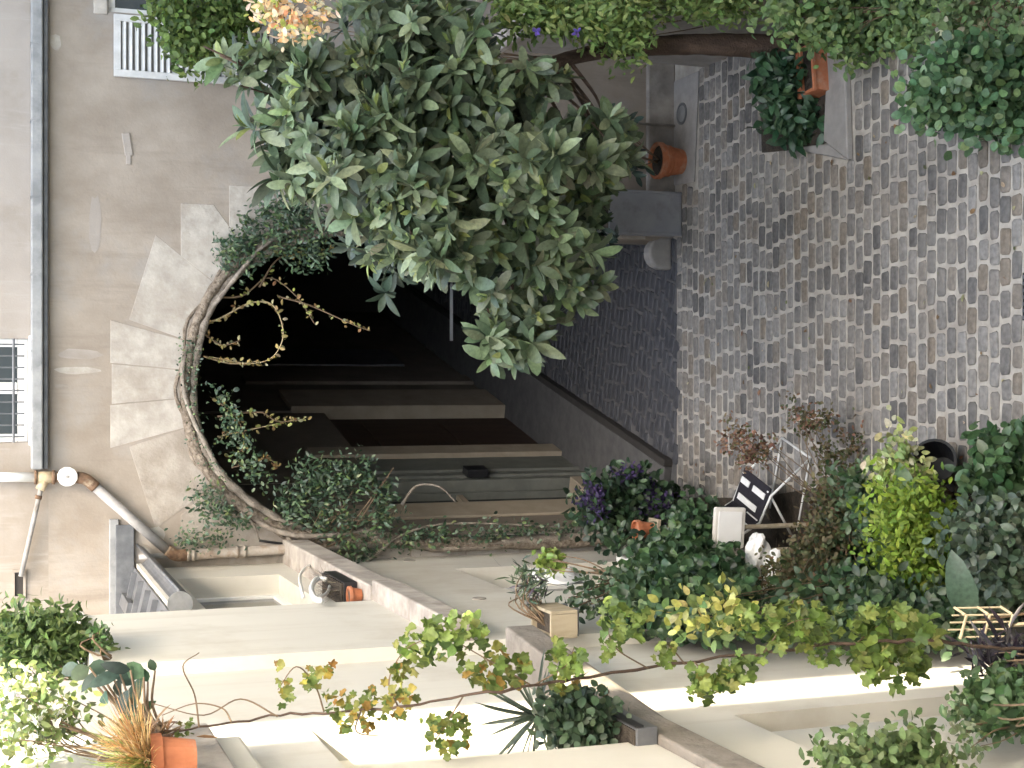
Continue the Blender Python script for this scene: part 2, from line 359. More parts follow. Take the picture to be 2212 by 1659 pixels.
def loose(centres, per, rad, updir=.3, out=None, jitter=1.0):
    n = len(centres); pos = np.repeat(centres, per, axis=0) + rng.normal(0, rad, (n * per, 3))
    ax = rng.normal(0, jitter, (n * per, 3)) + np.array([0, -.35, updir])
    if out is not None: ax += np.repeat(out, per, axis=0)
    up = rng.normal(0, .45, (n * per, 3)) + np.array([0, -.55, .8])
    return pos, ax, up
def bush(root, poly, Y, thick, kind, size, ncl, per, pal, rad=.06, updir=.3, part='foliage', mat='leaf', soft=60, stems=0, base=None, jitter=1.0, xmin=-1.42, front=1.0, back=.6, stem_mat='twig', sr=.007, var=.18):
    c, _ = cloud(poly, Y, thick, ncl, soft, front, back, xmin, min(soft * .75, (rad + .5 * size[1]) * F / (Y + 1)))
    pos, ax, up = loose(c, per, rad, updir, jitter=jitter); n = len(pos)
    pos[:, 2] = np.maximum(pos[:, 2], .02); pos[:, 0] = np.maximum(pos[:, 0], xmin - .05)
    sz = rng.uniform(size[0], size[1], n)
    o = leaf_mesh(part, kind, pos, ax, up, sz, palette(pal, n, var), M[mat], root)
    if stems:
        b = Vector(base) if base is not None else Vector(c.mean(0)) * 1.0
        for i in rng.choice(len(c), stems, replace=False):
            e = Vector(c[i]); md = (b + e) / 2 + Vector((rnd.uniform(-.05, .05), rnd.uniform(-.05, .05), abs(rnd.gauss(0, .08))))
            MB().tube(spline([b + Vector((rnd.uniform(-.03, .03), rnd.uniform(-.03, .03), 0)), md, e], 4), (sr, sr * .4), 5).build('stem', M[stem_mat], root, True)
    return o, c

# ================================================================== GROUND
YF = 13.1                                  # arch building's face
g = MB().poly([(-60, -40, 0), (60, -40, 0), (60, 120, 0), (-60, 120, 0)]).build('ground', M['mortar']); tag(g, kind='structure')

# cobbles: rounded oblong setts in rows across the yard
def sett(L, Wd, seed):
    r = random.Random(seed); c = .17 * Wd; v = []; f = []
    def ring(ins, z):
        l, w_ = L / 2 - ins, Wd / 2 - ins; cc = max(c - ins * .4, .004)
        pts = [(-l + cc, -w_), (l - cc, -w_), (l, -w_ + cc), (l, w_ - cc), (l - cc, w_), (-l + cc, w_), (-l, w_ - cc), (-l, -w_ + cc)]
        return [(x, y, z) for x, y in pts]
    jx = [(r.uniform(-.007, .007), r.uniform(-.005, .005)) for _ in range(8)]
    for ins, z in ((0, -.03), (.001, .003), (.004, .009), (.014, .012)):
        v += [(x + jx[i][0], y + jx[i][1], z + (r.uniform(-.0015, .0015) if z > 0 else 0)) for i, (x, y, z) in enumerate(ring(ins, z))]
    for k in range(3):
        for i in range(8): f.append((k * 8 + i, k * 8 + (i + 1) % 8, (k + 1) * 8 + (i + 1) % 8, (k + 1) * 8 + i))
    f.append(tuple(24 + i for i in range(8)))
    return v, f
setts = [sett(.185 * s, .097 * q, i) for i, (s, q) in enumerate([(1, 1), (.93, 1.02), (1.06, .97), (.85, 1.0), (1.12, 1.03), (.98, .93), (1.02, 1.05), (.78, .98)])]
sett_me = []
for i, (v, f) in enumerate(setts):
    me = bpy.data.meshes.new('paving_stone'); me.from_pydata(v, [], f); me.materials.append(M['stone_o'])
    me.polygons.foreach_set('use_smooth', [True] * len(f)); sett_me.append(me)
pit = [PZ(1655, 330), PZ(1740, 326), PZ(1848, 342), PZ(1836, 60), PZ(1640, 60)]      # the kerbed planting pit
pitp = [(p.x, p.y) for p in pit]
stones = []
Yr = 7.2; row = 0
while Yr < 12.98:
    pitch = .117 + .003 * math.sin(row * 1.7); x = -2.0 + rnd.uniform(-.1, .1)
    while x < 3.4:
        k = rnd.choice([0, 0, 1, 2, 2, 3, 4, 5, 6, 6, 7]); L = setts[k][0]; ln = max(a[0] for a in L) * 2
        xc = x + ln / 2
        yy = Yr + .007 * math.sin(xc * 1.7 + row * .12) + rnd.uniform(-.004, .004) + .016 * xc * .3
        if not inside(np.array([[xc, yy]]), pitp)[0] and not (yy > 12.55 and xc > 1.95):
            stones.append((xc, yy, k, rnd.gauss(0, .028), rnd.uniform(-.004, .003), rnd.random()))
        x += ln + rnd.uniform(.014, .032)
    Yr += pitch; row += 1
def vis(s):
    # free of the beds on either side
    return -.75 < s[0] < 2.15
order = sorted(range(len(stones)), key=lambda i: (not vis(stones[i]) or stones[i][1] < 7.85, stones[i][1]))
single = set(order[:300])
def stone_verts(s):
    v = np.array(setts[s[2]][0]); c, q = math.cos(s[3]), math.sin(s[3])
    return np.column_stack([v[:, 0] * c - v[:, 1] * q + s[0], v[:, 0] * q + v[:, 1] * c + s[1], v[:, 2] + s[4]])
def stone_mass(name, lst, parent, mt='stone_a'):
    V = []; Fc = []; A = []; b = 0
    for s in lst:
        v = stone_verts(s); V.append(v); Fc += [tuple(b + i for i in f) for f in setts[s[2]][1]]; A += [s[5]] * len(v); b += len(v)
    me = bpy.data.meshes.new(name); me.from_pydata(np.vstack(V).tolist(), [], Fc); me.materials.append(M[mt])
    a = me.attributes.new('rnd', 'FLOAT', 'POINT'); a.data.foreach_set('value', A)
    me.polygons.foreach_set('use_smooth', [True] * len(me.polygons))
    o = bpy.data.objects.new(name, me); col.objects.link(o); adopt(o, parent); o['kind'] = 'stuff'; return o
for i, s in enumerate(stones):
    if i in single:
        o = bpy.data.objects.new('paving_stone', sett_me[s[2]]); col.objects.link(o); o.parent = g
        o.location = (s[0], s[1], s[4]); o.rotation_euler = (rnd.gauss(0, .012), rnd.gauss(0, .01), s[3])
stone_mass('paving_stones', [s for i, s in enumerate(stones) if i not in single], g)

# ================================================================== ARCH BUILDING
ab = thing('arch_building', 'beige rendered building pierced by a tall round carriage arch', 'building', (0, YF, 0))
AR, ASP = 1.45, 3.42                       # arch radius, springing height
XL0, XR0, ZT = -4.2, 5.2, 9.2
wall = MB(); n = 36; TH = .5
arc = [(AR * math.cos(math.pi * (1 - i / n)), ASP + AR * math.sin(math.pi * (1 - i / n))) for i in range(n + 1)]
prof = [(-AR, 0)] + arc + [(AR, 0)]
# window openings of the face: (x0,x1,z0,z1)
w0, w1 = PY(66, 955, YF), PY(66, 732, YF); s0, s1 = PY(240, 40, YF), PY(625, 40, YF)
WIN = (w0.x, w1.x, w0.z + .02, w0.z + 1.9); WIN2 = (s0.x + .06, s0.x + 1.15, s1.z - .05, s0.z + .02)
def facegrid(mb, x0, x1, z0, z1, holes, y, rv):
    xs = sorted({x0, x1, *[h[0] for h in holes], *[h[1] for h in holes]}); zs = sorted({z0, z1, *[h[2] for h in holes], *[h[3] for h in holes]})
    for a, b in zip(xs, xs[1:]):
        for c, d in zip(zs, zs[1:]):
            m_ = ((a + b) / 2, (c + d) / 2)
            if any(h[0] < m_[0] < h[1] and h[2] < m_[1] < h[3] for h in holes): continue
            mb.poly([(a, y, c), (b, y, c), (b, y, d), (a, y, d)])
    for h in holes:
        a, b, c, d = h
        for p, q in (((a, c), (b, c)), ((b, c), (b, d)), ((b, d), (a, d)), ((a, d), (a, c))):
            mb.poly([(p[0], y, p[1]), (q[0], y, q[1]), (q[0], y + rv, q[1]), (p[0], y + rv, p[1])])
ZA = 5.0
facegrid(wall, XL0, -AR, 0, ZA, [], YF, .2); facegrid(wall, AR, XR0, 0, ZA, [(WIN2[0], WIN2[1], WIN2[2], ZA)], YF, .2)
for (xa, za), (xb, zb) in zip(arc, arc[1:]):
    wall.poly([(xa, YF, za), (xb, YF, zb), (xb, YF, ZA), (xa, YF, ZA)])
facegrid(wall, XL0, XR0, ZA, 6.02, [(WIN2[0], WIN2[1], ZA, WIN2[3])], YF, .2)
for (xa, za), (xb, zb) in zip(prof, prof[1:]):
    wall.poly([(xa, YF, za), (xb, YF, zb), (xb, YF + TH, zb), (xa, YF + TH, za)])
wall.build('wall', M['render'], ab)
up = MB(); facegrid(up, XL0, XR0, 6.02, ZT, [WIN], YF + .003, .22); up.box(XL0, XR0, YF + .6, YF + 8, 6.2, ZT); up.build('upper_wall', M['render_up'], ab)
# zinc-capped string course, ends at the downpipe
c0, c1 = PY(103, 500, YF), PY(66, 500, YF); xe = PY(85, 1012, YF).x
MB().box(xe, XR0, YF - .15, YF + .01, c0.z + .045, c1.z - .0).build('string_course', M['zinc'], ab, bevel=.012)
MB().box(xe, XR0, YF - .09, YF + .012, c0.z - .0, c0.z + .042).build('course_shadow_drip', M['zinc_dark'], ab, bevel=.008)  # drip under the course; its shadow line is put into the dark zinc
for i in range(9):
    xx = xe + .35 + i * .66; MB().box(xx, xx + .012, YF - .156, YF, c0.z + .055, c1.z + .006).build('zinc_seam', M['zinc'], ab)
# voussoirs with stepped backs, rough and a little proud
def vstone(a0, a1, outer, k, mt='limestone'):
    pts = [((AR + .004) * math.cos(R(a0 + (a1 - a0) * t / 5)), ASP + (AR + .004) * math.sin(R(a0 + (a1 - a0) * t / 5))) for t in range(6)]
    MB().prism([(x, YF - .003 - .0015 * (k % 3), z) for x, z in pts + outer], (0, .10, 0)).build('voussoir', M[mt], ab, bevel=.003)
for k, (a0, a1) in enumerate(((105.3, 95), (95, 85), (85, 74.7))):
    g_ = .12; zt_ = 5.50 - .012 * (k == 1)
    vstone(a0 - g_, a1 + g_, [((zt_ - ASP) / math.tan(R(a1 + g_)), zt_), ((zt_ - ASP) / math.tan(R(a0 - g_)), zt_)], k)
for sg in (1, -1):
    for k, (a0, a1, o_) in enumerate(((74.7, 52, [(1.33, 5.11), (.57, 5.34)]), (52, 36, [(1.62, 4.60), (1.62, 4.89), (1.15, 4.89)]), (36, 20, [(1.80, 4.08), (1.80, 4.46), (1.43, 4.46)]), (20, 5, [(1.93, 3.59), (1.93, 4.02), (1.65, 4.02)]))):
        if sg == 1: vstone(a0 - .12, a1 + .12, o_, k)
        else: vstone(180 - a0 + .12, 180 - a1 - .12, [(-x * (1.02 if k % 2 else .97), z) for x, z in o_], k, 'limestone_worn')
for sgn, zz in ((1, (0.55, 1.1, 1.65, 2.2, 2.75, 3.3)), (-1, (.55, 1.1, 1.65, 2.2, 2.75, 3.3))):
    for i, (za, zb) in enumerate(zip((0.3,) + zz, zz)):
        ln = (.34, .55)[i % 2]; xa = sgn * (AR + .004); xb = sgn * (AR + ln)
        MB().box(min(xa, xb), max(xa, xb), YF - .008, YF + .05, za + .003, zb - .003).build('jamb_stone', M['limestone'], ab, bevel=.01)
# plinth
MB().box(AR + .03, XR0, YF - .06, YF + .01, 0, .30).build('plinth', M['plinth'], ab, bevel=.015)
MB().box(XL0, -AR - .03, YF - .06, YF + .01, 0, .30).build('plinth', M['plinth'], ab, bevel=.015)
# upper window
wn = MB(); x0, x1, z0, z1 = WIN; wn.box(x0, x1, YF + .06, YF + .11, z0, z0 + .085).box(x0, x0 + .07, YF + .06, YF + .11, z0 + .085, z1).box(x1 - .07, x1, YF + .06, YF + .11, z0 + .085, z1)
xm = (x0 + x1) / 2 + .02; wn.box(xm - .05, xm + .05, YF + .05, YF + .115, z0 + .086, z1)
wf = wn.build('window', M['white'], ab, bevel=.006)
MB().box(x0 - .03, x1 + .03, YF - .05, YF + .2, z0 - .07, z0 - .005).build('sill', M['white'], wf, bevel=.008)
MB().box(x0 + .07, xm - .05, YF + .08, YF + .09, z0 + .085, z1).build('pane', M['glass'], wf); MB().box(xm + .05, x1 - .07, YF + .08, YF + .09, z0 + .085, z1).build('pane', M['glass'], wf)
MB().box(x0, x1, YF + .5, YF + .52, z0, z1).build('curtain', M['shutter_in'], wf)
rl = MB(); rl.tube([(x0, YF - .02, z0 + .12), (x1, YF - .02, z0 + .12)], .012, 6)
for k in range(9): rl.tube([(x0 + (x1 - x0) * (k + .5) / 9, YF - .02, z0 + .03), (x0 + (x1 - x0) * (k + .5) / 9, YF - .02, z0 + .9)], .007, 5)
rl.build('railing', M['zinc_dark'], wf)
# side window with its open louvred shutter
x0, x1, z0, z1 = WIN2
wf = MB().box(x0, x0 + .06, YF + .08, YF + .13, z0, z1).box(x0 + .06, x1, YF + .08, YF + .13, z1 - .06, z1).box(x0 + .06, x1, YF + .08, YF + .13, z0, z0 + .07).build('window', M['white'], ab, bevel=.005)
MB().box(x0 + .06, x1, YF + .10, YF + .11, z0 + .07, z1 - .06).build('pane', M['glass'], wf)
MB().box(x0 - .03, x1, YF - .02, YF + .1, z1 + .01, z1 + .13).build('lintel', M['limestone'], wf, bevel=.01)
sa, sb = PY(246, 164, YF - .06), PY(625, 164, YF - .06); sx0, sx1, sz1, sz0 = sa.x, s0.x + .03, sa.z, sb.z
sh = MB().box(sx0, sx0 + .06, YF - .07, YF - .03, sz0, sz1).box(sx1 - .06, sx1, YF - .07, YF - .03, sz0, sz1).box(sx0 + .06, sx1 - .06, YF - .07, YF - .03, sz1 - .06, sz1).box(sx0 + .06, sx1 - .06, YF - .07, YF - .03, sz0, sz0 + .08).box(sx0 + .06, sx1 - .06, YF - .069, YF - .031, (sz0 + sz1) / 2 - .03, (sz0 + sz1) / 2 + .03).build('shutter', M['shutter'], ab, bevel=.004)
MB().box(sx0 + .05, sx1 - .05, YF - .035, YF - .02, sz0 + .02, sz1 - .02).build('shutter_back', M['shutter_in'], sh)
ns = 26
for k in range(ns):
    zz = sz0 + .11 + (sz1 - sz0 - .2) * k / (ns - 1)
    if abs(zz - (sz0 + sz1) / 2) < .035: continue
    MB().obox(((sx0 + sx1) / 2, YF - .052, zz), ((sx1 - sx0) / 2 - .06, 0, 0), (0, .015, .013), (0, -.003, .0035)).build('slat', M['shutter'], sh)
# iron wall tie left in the render, and run-off hole
a = PY(275, 312, YF)
MB().obox((a.x, YF - .006, a.z), (.10, 0, .015), (0, .008, 0), (-.005, 0, .035)).obox((a.x - .13, YF - .006, a.z - .01), (.05, 0, 0), (0, .007, 0), (0, 0, .022)).build('wall_tie', M['render_up'], ab, bevel=.01)

for (x, y, wx, wz_, mt) in ((170, 765, .10, .42, 'render_up'), (165, 800, .07, .40, 'limestone'), (135, 835, .05, .13, 'render_up'), (120, 90, .16, .10, 'limestone'), (330, 1160, .20, .24, 'limestone'), (205, 480, .5, .12, 'render_up')):
    c = PY(x, y, YF); m_ = 14
    MB().prism([(c.x + wx / 2 * math.cos(2 * math.pi * k / m_) * rnd.uniform(.75, 1.1), YF - .003, c.z + wz_ / 2 * math.sin(2 * math.pi * k / m_) * rnd.uniform(.75, 1.1)) for k in range(m_)], (0, .02, 0)).build('render_patch', M[mt], ab)
# ---- the passage behind the arch, running back and to the right
pd = Vector((math.sin(R(14)), math.cos(R(14)), 0)); pn = Vector((pd.y, -pd.x, 0))      # along, and towards its right wall
A0 = Vector((-1.40, YF + TH, 0)); PW, PL = 2.75, 11.0
def pp(s, wv, z): q = A0 + pd * s + pn * wv; return (q.x, q.y, z)
def pbox(mb, s0, s1, w0, w1, z0, z1):
    c = Vector(pp((s0 + s1) / 2, (w0 + w1) / 2, (z0 + z1) / 2)); return mb.obox(c, pd * (s1 - s0) / 2, pn * (w1 - w0) / 2, (0, 0, (z1 - z0) / 2))
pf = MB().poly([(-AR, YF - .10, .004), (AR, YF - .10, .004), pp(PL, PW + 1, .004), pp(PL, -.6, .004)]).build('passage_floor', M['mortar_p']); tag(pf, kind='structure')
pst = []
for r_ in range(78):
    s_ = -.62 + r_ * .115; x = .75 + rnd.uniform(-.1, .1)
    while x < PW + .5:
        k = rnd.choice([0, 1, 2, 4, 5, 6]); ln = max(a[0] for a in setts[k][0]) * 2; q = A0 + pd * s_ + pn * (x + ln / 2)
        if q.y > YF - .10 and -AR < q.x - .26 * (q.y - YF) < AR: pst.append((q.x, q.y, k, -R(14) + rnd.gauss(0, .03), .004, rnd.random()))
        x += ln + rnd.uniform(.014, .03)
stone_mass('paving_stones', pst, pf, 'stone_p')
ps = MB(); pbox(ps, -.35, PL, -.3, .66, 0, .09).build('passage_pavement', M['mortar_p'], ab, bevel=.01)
pk = MB(); pbox(pk, -.35, PL, .665, .74, 0, .10).build('kerb', M['pass_dark'], ab, bevel=.01)
q = MB()
def lw(s0, s1, z0, z1, w0=-1.4, w1=0.0): pbox(q, s0, s1, w0, w1, z0, z1)
# left wall, from the mouth inwards: (start, end) along the passage, measured from the photograph
def s_at(y, x=1000):
    """distance along the left wall seen at picture column y"""
    r = ray(x, y); den = r.x * pd.y - r.y * pd.x; k = (A0.x * pd.y - A0.y * pd.x) / den
    hit = Vector((r.x * k, r.y * k, 0)); return (hit - Vector((A0.x, A0.y, 0))).dot(pd)
def z_at(x, y):
    r = ray(x, y); den = r.x * pd.y - r.y * pd.x; k = (A0.x * pd.y - A0.y * pd.x) / den; return H + r.z * k
sg0, sg1 = s_at(1088), s_at(1036)          # glazed door
sj0, sj1 = s_at(1034), s_at(967)           # jambs
sd0, sd1 = s_at(963), s_at(890)            # brown recess
sp0, sp1 = s_at(884), s_at(850)            # stone pilaster
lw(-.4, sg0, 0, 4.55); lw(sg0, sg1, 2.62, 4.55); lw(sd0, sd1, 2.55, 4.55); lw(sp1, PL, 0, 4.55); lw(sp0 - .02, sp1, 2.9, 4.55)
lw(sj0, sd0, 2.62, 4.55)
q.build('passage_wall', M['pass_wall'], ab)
q = MB(); pbox(q, sj1 - .32, sj1, -1.42, .035, 0, 3.1).build('jamb', M['pass_stone'], ab, bevel=.01)
q = MB(); pbox(q, sj0, sj1 - .33, -1.42, -.02, 0, 2.64).build('door_frame', M['green_door'], ab, bevel=.01)
q = MB(); pbox(q, sj0 + .10, sj0 + .16, -.02, .01, 0, 2.6); pbox(q, sj0 + .3, sj0 + .34, -.02, .01, 0, 2.6); q.build('moulding', M['green_door'], ab)
q = MB(); pbox(q, sg0 - .03, sg1 + .03, -1.42, -.22, 0.35, 2.66).build('door', M['dark_glass'], ab); dr = bpy.context.scene.collection.objects[-1]
q = MB(); pbox(q, sg0, sg1, -.215, -.16, 1.62, 1.69).build('crossbar', M['pass_stone'], dr); q = MB(); pbox(q, sg1 - .05, sg1, -.22, -.14, .35, 2.6).build('stile', M['green_door'], dr)
q = MB(); pbox(q, sg0, sg1, -.30, .01, 0.09, .345).build('doorstep', M['pass_stone'], ab, bevel=.01)
q = MB(); pbox(q, sg0 - .45, sg0 - .02, 0.0, .03, .1, 3.4).build('panel', M['pass_stone'], ab, bevel=.01)
q = MB(); pbox(q, sd0 - .05, sd1 + .05, -1.45, -.10, 0, 2.6).build('brown_door', M['brown_door'], ab); bd = bpy.context.scene.collection.objects[-1]
for zz in (.25, 1.25): q = MB(); pbox(q, sd0 + .15, sd1 - .15, -.099, -.08, zz, zz + .85).build('door_panel', M['brown_door'], bd, bevel=.01)
q = MB(); pbox(q, sp0 - .02, sp1, -1.42, .06, .09, 2.95).build('pilaster', M['pass_stone'], ab, bevel=.01)
q = MB(); pbox(q, sp1 + .5, sp1 + .9, -.01, .05, .09, 3.3).build('pilaster', M['pass_wall'], ab, bevel=.01)
q = MB(); pbox(q, sp1 + 1.6, sp1 + 2.6, -.01, .03, .8, 3.0).build('notice_panel', M['zinc_dark'], ab, bevel=.01)
zb = .0
q = MB(); pbox(q, sj0 + .02, sj0 + .2, .0, .09, 1.30, 1.55).build('letter_box', M['black'], ab, bevel=.008)
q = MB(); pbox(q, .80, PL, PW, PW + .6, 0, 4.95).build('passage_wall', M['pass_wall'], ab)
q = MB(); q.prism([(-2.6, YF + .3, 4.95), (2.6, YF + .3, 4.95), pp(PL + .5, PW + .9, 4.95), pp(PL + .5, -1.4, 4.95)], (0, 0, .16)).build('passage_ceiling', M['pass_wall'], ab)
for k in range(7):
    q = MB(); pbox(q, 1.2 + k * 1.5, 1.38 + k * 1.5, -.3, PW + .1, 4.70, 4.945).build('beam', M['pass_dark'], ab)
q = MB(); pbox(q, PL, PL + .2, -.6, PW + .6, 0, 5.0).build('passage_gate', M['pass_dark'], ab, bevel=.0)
MB().tube([PY(975, 736, 17.6), PY(975, 560, 17.6)], .022, 8).build('pale_bar', M['white'], ab, True)  # free pale bar crossing the passage well before the gate
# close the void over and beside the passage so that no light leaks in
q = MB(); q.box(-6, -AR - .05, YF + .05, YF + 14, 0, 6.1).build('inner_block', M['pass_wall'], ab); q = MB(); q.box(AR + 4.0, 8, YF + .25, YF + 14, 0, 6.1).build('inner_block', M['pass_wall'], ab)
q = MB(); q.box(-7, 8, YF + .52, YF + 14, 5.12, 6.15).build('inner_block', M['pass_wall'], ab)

# ================================================================== CREAM BUILDING (left of the yard)
cb = thing('cream_building', 'cream rendered building with recessed windows and grey ledges lining the yard', 'building', (-2, 8, 0))
def side_wall(x, y0, y1, z0, z1, holes, depth, back=.0):
    """wall facing +X with square openings (y0,y1,z0,z1) cut to depth"""
    mb = MB(); ys = sorted({y0, y1, *[h[0] for h in holes], *[h[1] for h in holes]}); zs = sorted({z0, z1, *[h[2] for h in holes], *[h[3] for h in holes]})
    for a, b in zip(ys, ys[1:]):
        for c, d in zip(zs, zs[1:]):
            if any(h[0] < (a + b) / 2 < h[1] and h[2] < (c + d) / 2 < h[3] for h in holes): continue
            mb.poly([(x, a, c), (x, b, c), (x, b, d), (x, a, d)])
    for h in holes:
        for p, q_ in (((h[0], h[2]), (h[1], h[2])), ((h[1], h[2]), (h[1], h[3])), ((h[1], h[3]), (h[0], h[3])), ((h[0], h[3]), (h[0], h[2]))):
            mb.poly([(x, *p), (x, *q_), (x - depth, *q_), (x - depth, *p)])
    mb.poly([(x, y0, z1), (x, y1, z1), (x - 3.5, y1, z1), (x - 3.5, y0, z1)])
    mb.poly([(x, y0, z0), (x, y0, z1), (x - 3.5, y0, z1), (x - 3.5, y0, z0)]); mb.poly([(x, y1, z0), (x, y1, z1), (x - 3.5, y1, z1), (x - 3.5, y1, z0)])
    return mb
XS1, XS2, XS3 = -1.64, -1.52, -1.60
yA, yB = PX(500, 1313, XS2).y, PX(500, 1419, XS2).y
# far bay, two storeys under a zinc roof
h1 = (yA - .1, PX(560, 1243, XS1).y, 4.16, 5.02); h0 = (PX(1100, 1281, XS1).y - .35, PX(1000, 1228, XS1).y, 1.05, 2.62)
side_wall(XS1, yA - .4, YF - .01, 0, 5.28, [h1, h0], .24).build('wall', M['cream'], cb)
# middle pier bay, stands forward, carries a roof terrace
side_wall(XS2, yB, yA, 0, 5.92, [], .1).build('wall', M['cream'], cb)
MB().box(XS2 - .26, XS2 + .025, yB - .02, yA + .02, 5.92, 5.98).build('coping', M['cream_trim'], cb, bevel=.006)
# near bay with openings
w3 = (3.9, PX(690, 1571, XS3).y, 3.95, PX(665, 1571, XS3).z); d3 = (3.2, PX(1585, 1545, XS3).y, .15, PX(1585, 1545, XS3).z)
side_wall(XS3, 1.0, yB + .05, 0, 6.9, [w3, d3], .17).build('wall', M['cream'], cb)
# ledges (string course at first floor level)
lz = PX(1600, 1655, XS3 + .2).z
def ledge_edge(y): return max(-1.49, -1.54 + .098 * (y - 5.36))          # the ledge widens towards the arch
LT = 3.83
MB().prism([(XS3 - .05, 1.0, 3.66), (ledge_edge(4.2), 1.0, 3.66), (ledge_edge(5.87), 5.87, 3.66), (ledge_edge(7.45), 7.45, 3.66), (XS3 - .05, 7.45, 3.66)], (0, 0, LT - 3.66)).build('ledge', M['concrete_dark'], cb, bevel=.012)
MB().prism([(XS3 - .05, 1.0, 3.60), (ledge_edge(1.0) - .035, 1.0, 3.60), (ledge_edge(5.87) - .035, 5.87, 3.60), (ledge_edge(7.45) - .04, 7.42, 3.60), (XS3 - .05, 7.42, 3.60)], (0, 0, .058)).build('ledge_moulding', M['concrete_dark'], cb, bevel=.015)
MB().box(XS2 - .05, XS2 + .14, yB + .02, yA + .03, 3.80, 3.97).build('ledge', M['concrete'], cb, bevel=.012)
MB().box(XS1 - .05, XS1 + .22, yA + .035, YF - .02, 3.76, 3.98).build('ledge', M['concrete'], cb, bevel=.012)
MB().box(XS1 - .05, XS1 + .16, yA + .035, YF - .02, 3.66, 3.758).build('ledge_moulding', M['concrete'], cb, bevel=.02)
l5 = PX(365, 1567, XS3 + .16)
MB().box(XS3 - .9, XS3 + .16, 1.0, l5.y, l5.z - .16, l5.z).build('terrace_slab', M['concrete'], cb, bevel=.012)
MB().box(XS3 - .02, XS3 + .10, 1.0, l5.y - .02, l5.z - .30, l5.z - .162).build('slab_moulding', M['cream_trim'], cb, bevel=.02)
# near pilaster at the frame's edge
pc = PX(1000, 1636, XS3 + .07)
MB().box(XS3 - .02, XS3 + .07, 2.5, pc.y, LT + .001, 5.35).build('pilaster', M['cream_trim'], cb, bevel=.008)
MB().box(XS3 - .30, XS3 - .16, d3[0], d3[1], d3[2], d3[3]).build('door', M['cream_trim'], cb)
MB().box(XS3 - .158, XS3 - .05, d3[0], d3[1] - .16, d3[2], d3[3] - .1).build('door_leaf', M['cream'], cb, bevel=.01)
MB().box(XS3 - .30, XS3 - .165, w3[0], w3[1], w3[2], w3[3]).build('blind', M['cream_trim'], cb)
# window of the far bay: frame, blind, dark gap
x_ = XS1 - .20
wf = MB().box(x_ - .03, x_ + .03, h1[1] - .07, h1[1], h1[2], h1[3]).box(x_ - .03, x_ + .03, h1[0], h1[1] - .07, h1[3] - .08, h1[3]).box(x_ - .03, x_ + .03, h1[0], h1[1] - .07, h1[2], h1[2] + .06).build('window', M['white'], cb, bevel=.005)
MB().box(x_ - .01, x_ + .005, h1[0], h1[1] - .07, h1[2] + .06, h1[3] - .08).build('pane', M['dark_glass'], wf)
MB().box(x_ + .01, x_ + .06, h1[0] + .35, h1[0] + .42, h1[2] + .06, h1[3] - .08).build('mullion', M['white'], wf)
x_ = XS1 - .21
wf = MB().box(x_ - .03, x_ + .02, h0[1] - .06, h0[1], h0[2], h0[3]).box(x_ - .03, x_ + .02, h0[0], h0[1] - .06, h0[3] - .06, h0[3]).box(x_ - .03, x_ + .02, h0[0], h0[1] - .06, h0[2], h0[2] + .05).build('window', M['white'], cb, bevel=.005)
MB().box(x_ - .02, x_ - .005, h0[0], h0[1] - .06, h0[2] + .05, h0[3] - .06).build('pane', M['glass'], wf)
MB().box(XS1 - .2, XS1 + .05, h0[0] - .03, h0[1] + .03, h0[2] - .06, h0[2] - .004).build('sill', M['white'], wf, bevel=.006)
# wall vents
for (x, y, s_) in ((1035, 1294, XS2), (884, 1212, XS1), (1400, 1262, XS2)):
    p_ = PX(x, y, s_); MB().lathe((0, 0, 0), [(.028, 0), (.05, .004), (.05, .012), (.035, .016)], 14)
    v_ = MB(); v_.tube([(s_ - .005, p_.y, p_.z), (s_ + .01, p_.y, p_.z)], .05, 14); v_.build('vent', M['plinth'], cb, bevel=.003)
# zinc roof, flashing and half-round gutter of the far bay
fl = PY(248, 1250, YF)
rz = 5.30
MB().poly([(XS1 + .02, yA - .4, rz), (XS1 + .02, YF - .005, rz), (XS1 - 2.5, YF - .005, rz + .55), (XS1 - 2.5, yA - .4, rz + .55)]).build('roof', M['zinc_dark'], cb)
rf = bpy.context.scene.collection.objects[-1]
for k in range(6):
    yy = YF - .35 - k * .55; MB().obox((XS1 - 1.24, yy, rz + .30), (1.25, 0, -.275), (0, .014, 0), (.004, 0, .022)).build('seam', M['zinc_dark'], rf)
for k in range(3):
    MB().obox((XS1 - .25 - .3 * k, YF - .35, rz + .10 + .066 * k), (.05, 0, -.011), (0, .33, 0), (.003, 0, .02)).build('roof_step', M['zinc_dark'], rf)
MB().box(XS1 - 2.0, XS1 + .45, YF - .035, YF - .006, rz + .13, fl.z + .05).build('flashing', M['zinc'], rf, bevel=.008); MB().box(XS1 - 2.0, XS1 + .40, YF - .05, YF - .0355, rz - .0, rz + .16).build('upstand', M['zinc_dark'], rf, bevel=.006)
gu = MB(); gx, gz = XS1 + .13, 5.27; npt = 10; y0_, y1_ = PX(345, 1306, gx).y, YF - .03
for (ra, fl_) in ((.085, 1),):
    ring = [(gx + ra * math.cos(math.pi + math.pi * k / npt), gz + ra * math.sin(math.pi + math.pi * k / npt)) for k in range(npt + 1)]
    for (xa, za), (xb, zb_) in zip(ring, ring[1:]): gu.poly([(xa, y0_, za), (xb, y0_, zb_), (xb, y1_, zb_), (xa, y1_, za)])
gu.tube([(gx + .088, y0_, gz + .004), (gx + .088, y1_, gz + .004)], .012, 6)
gt = gu.build('gutter', M['zinc_dark'], cb, True)
MB().prism([(gx + .087 * math.cos(2 * math.pi * k / 20), y0_ - .012, gz + .087 * math.sin(2 * math.pi * k / 20)) for k in range(20)], (0, .011, 0)).build('end_cap', M['zinc'], gt)
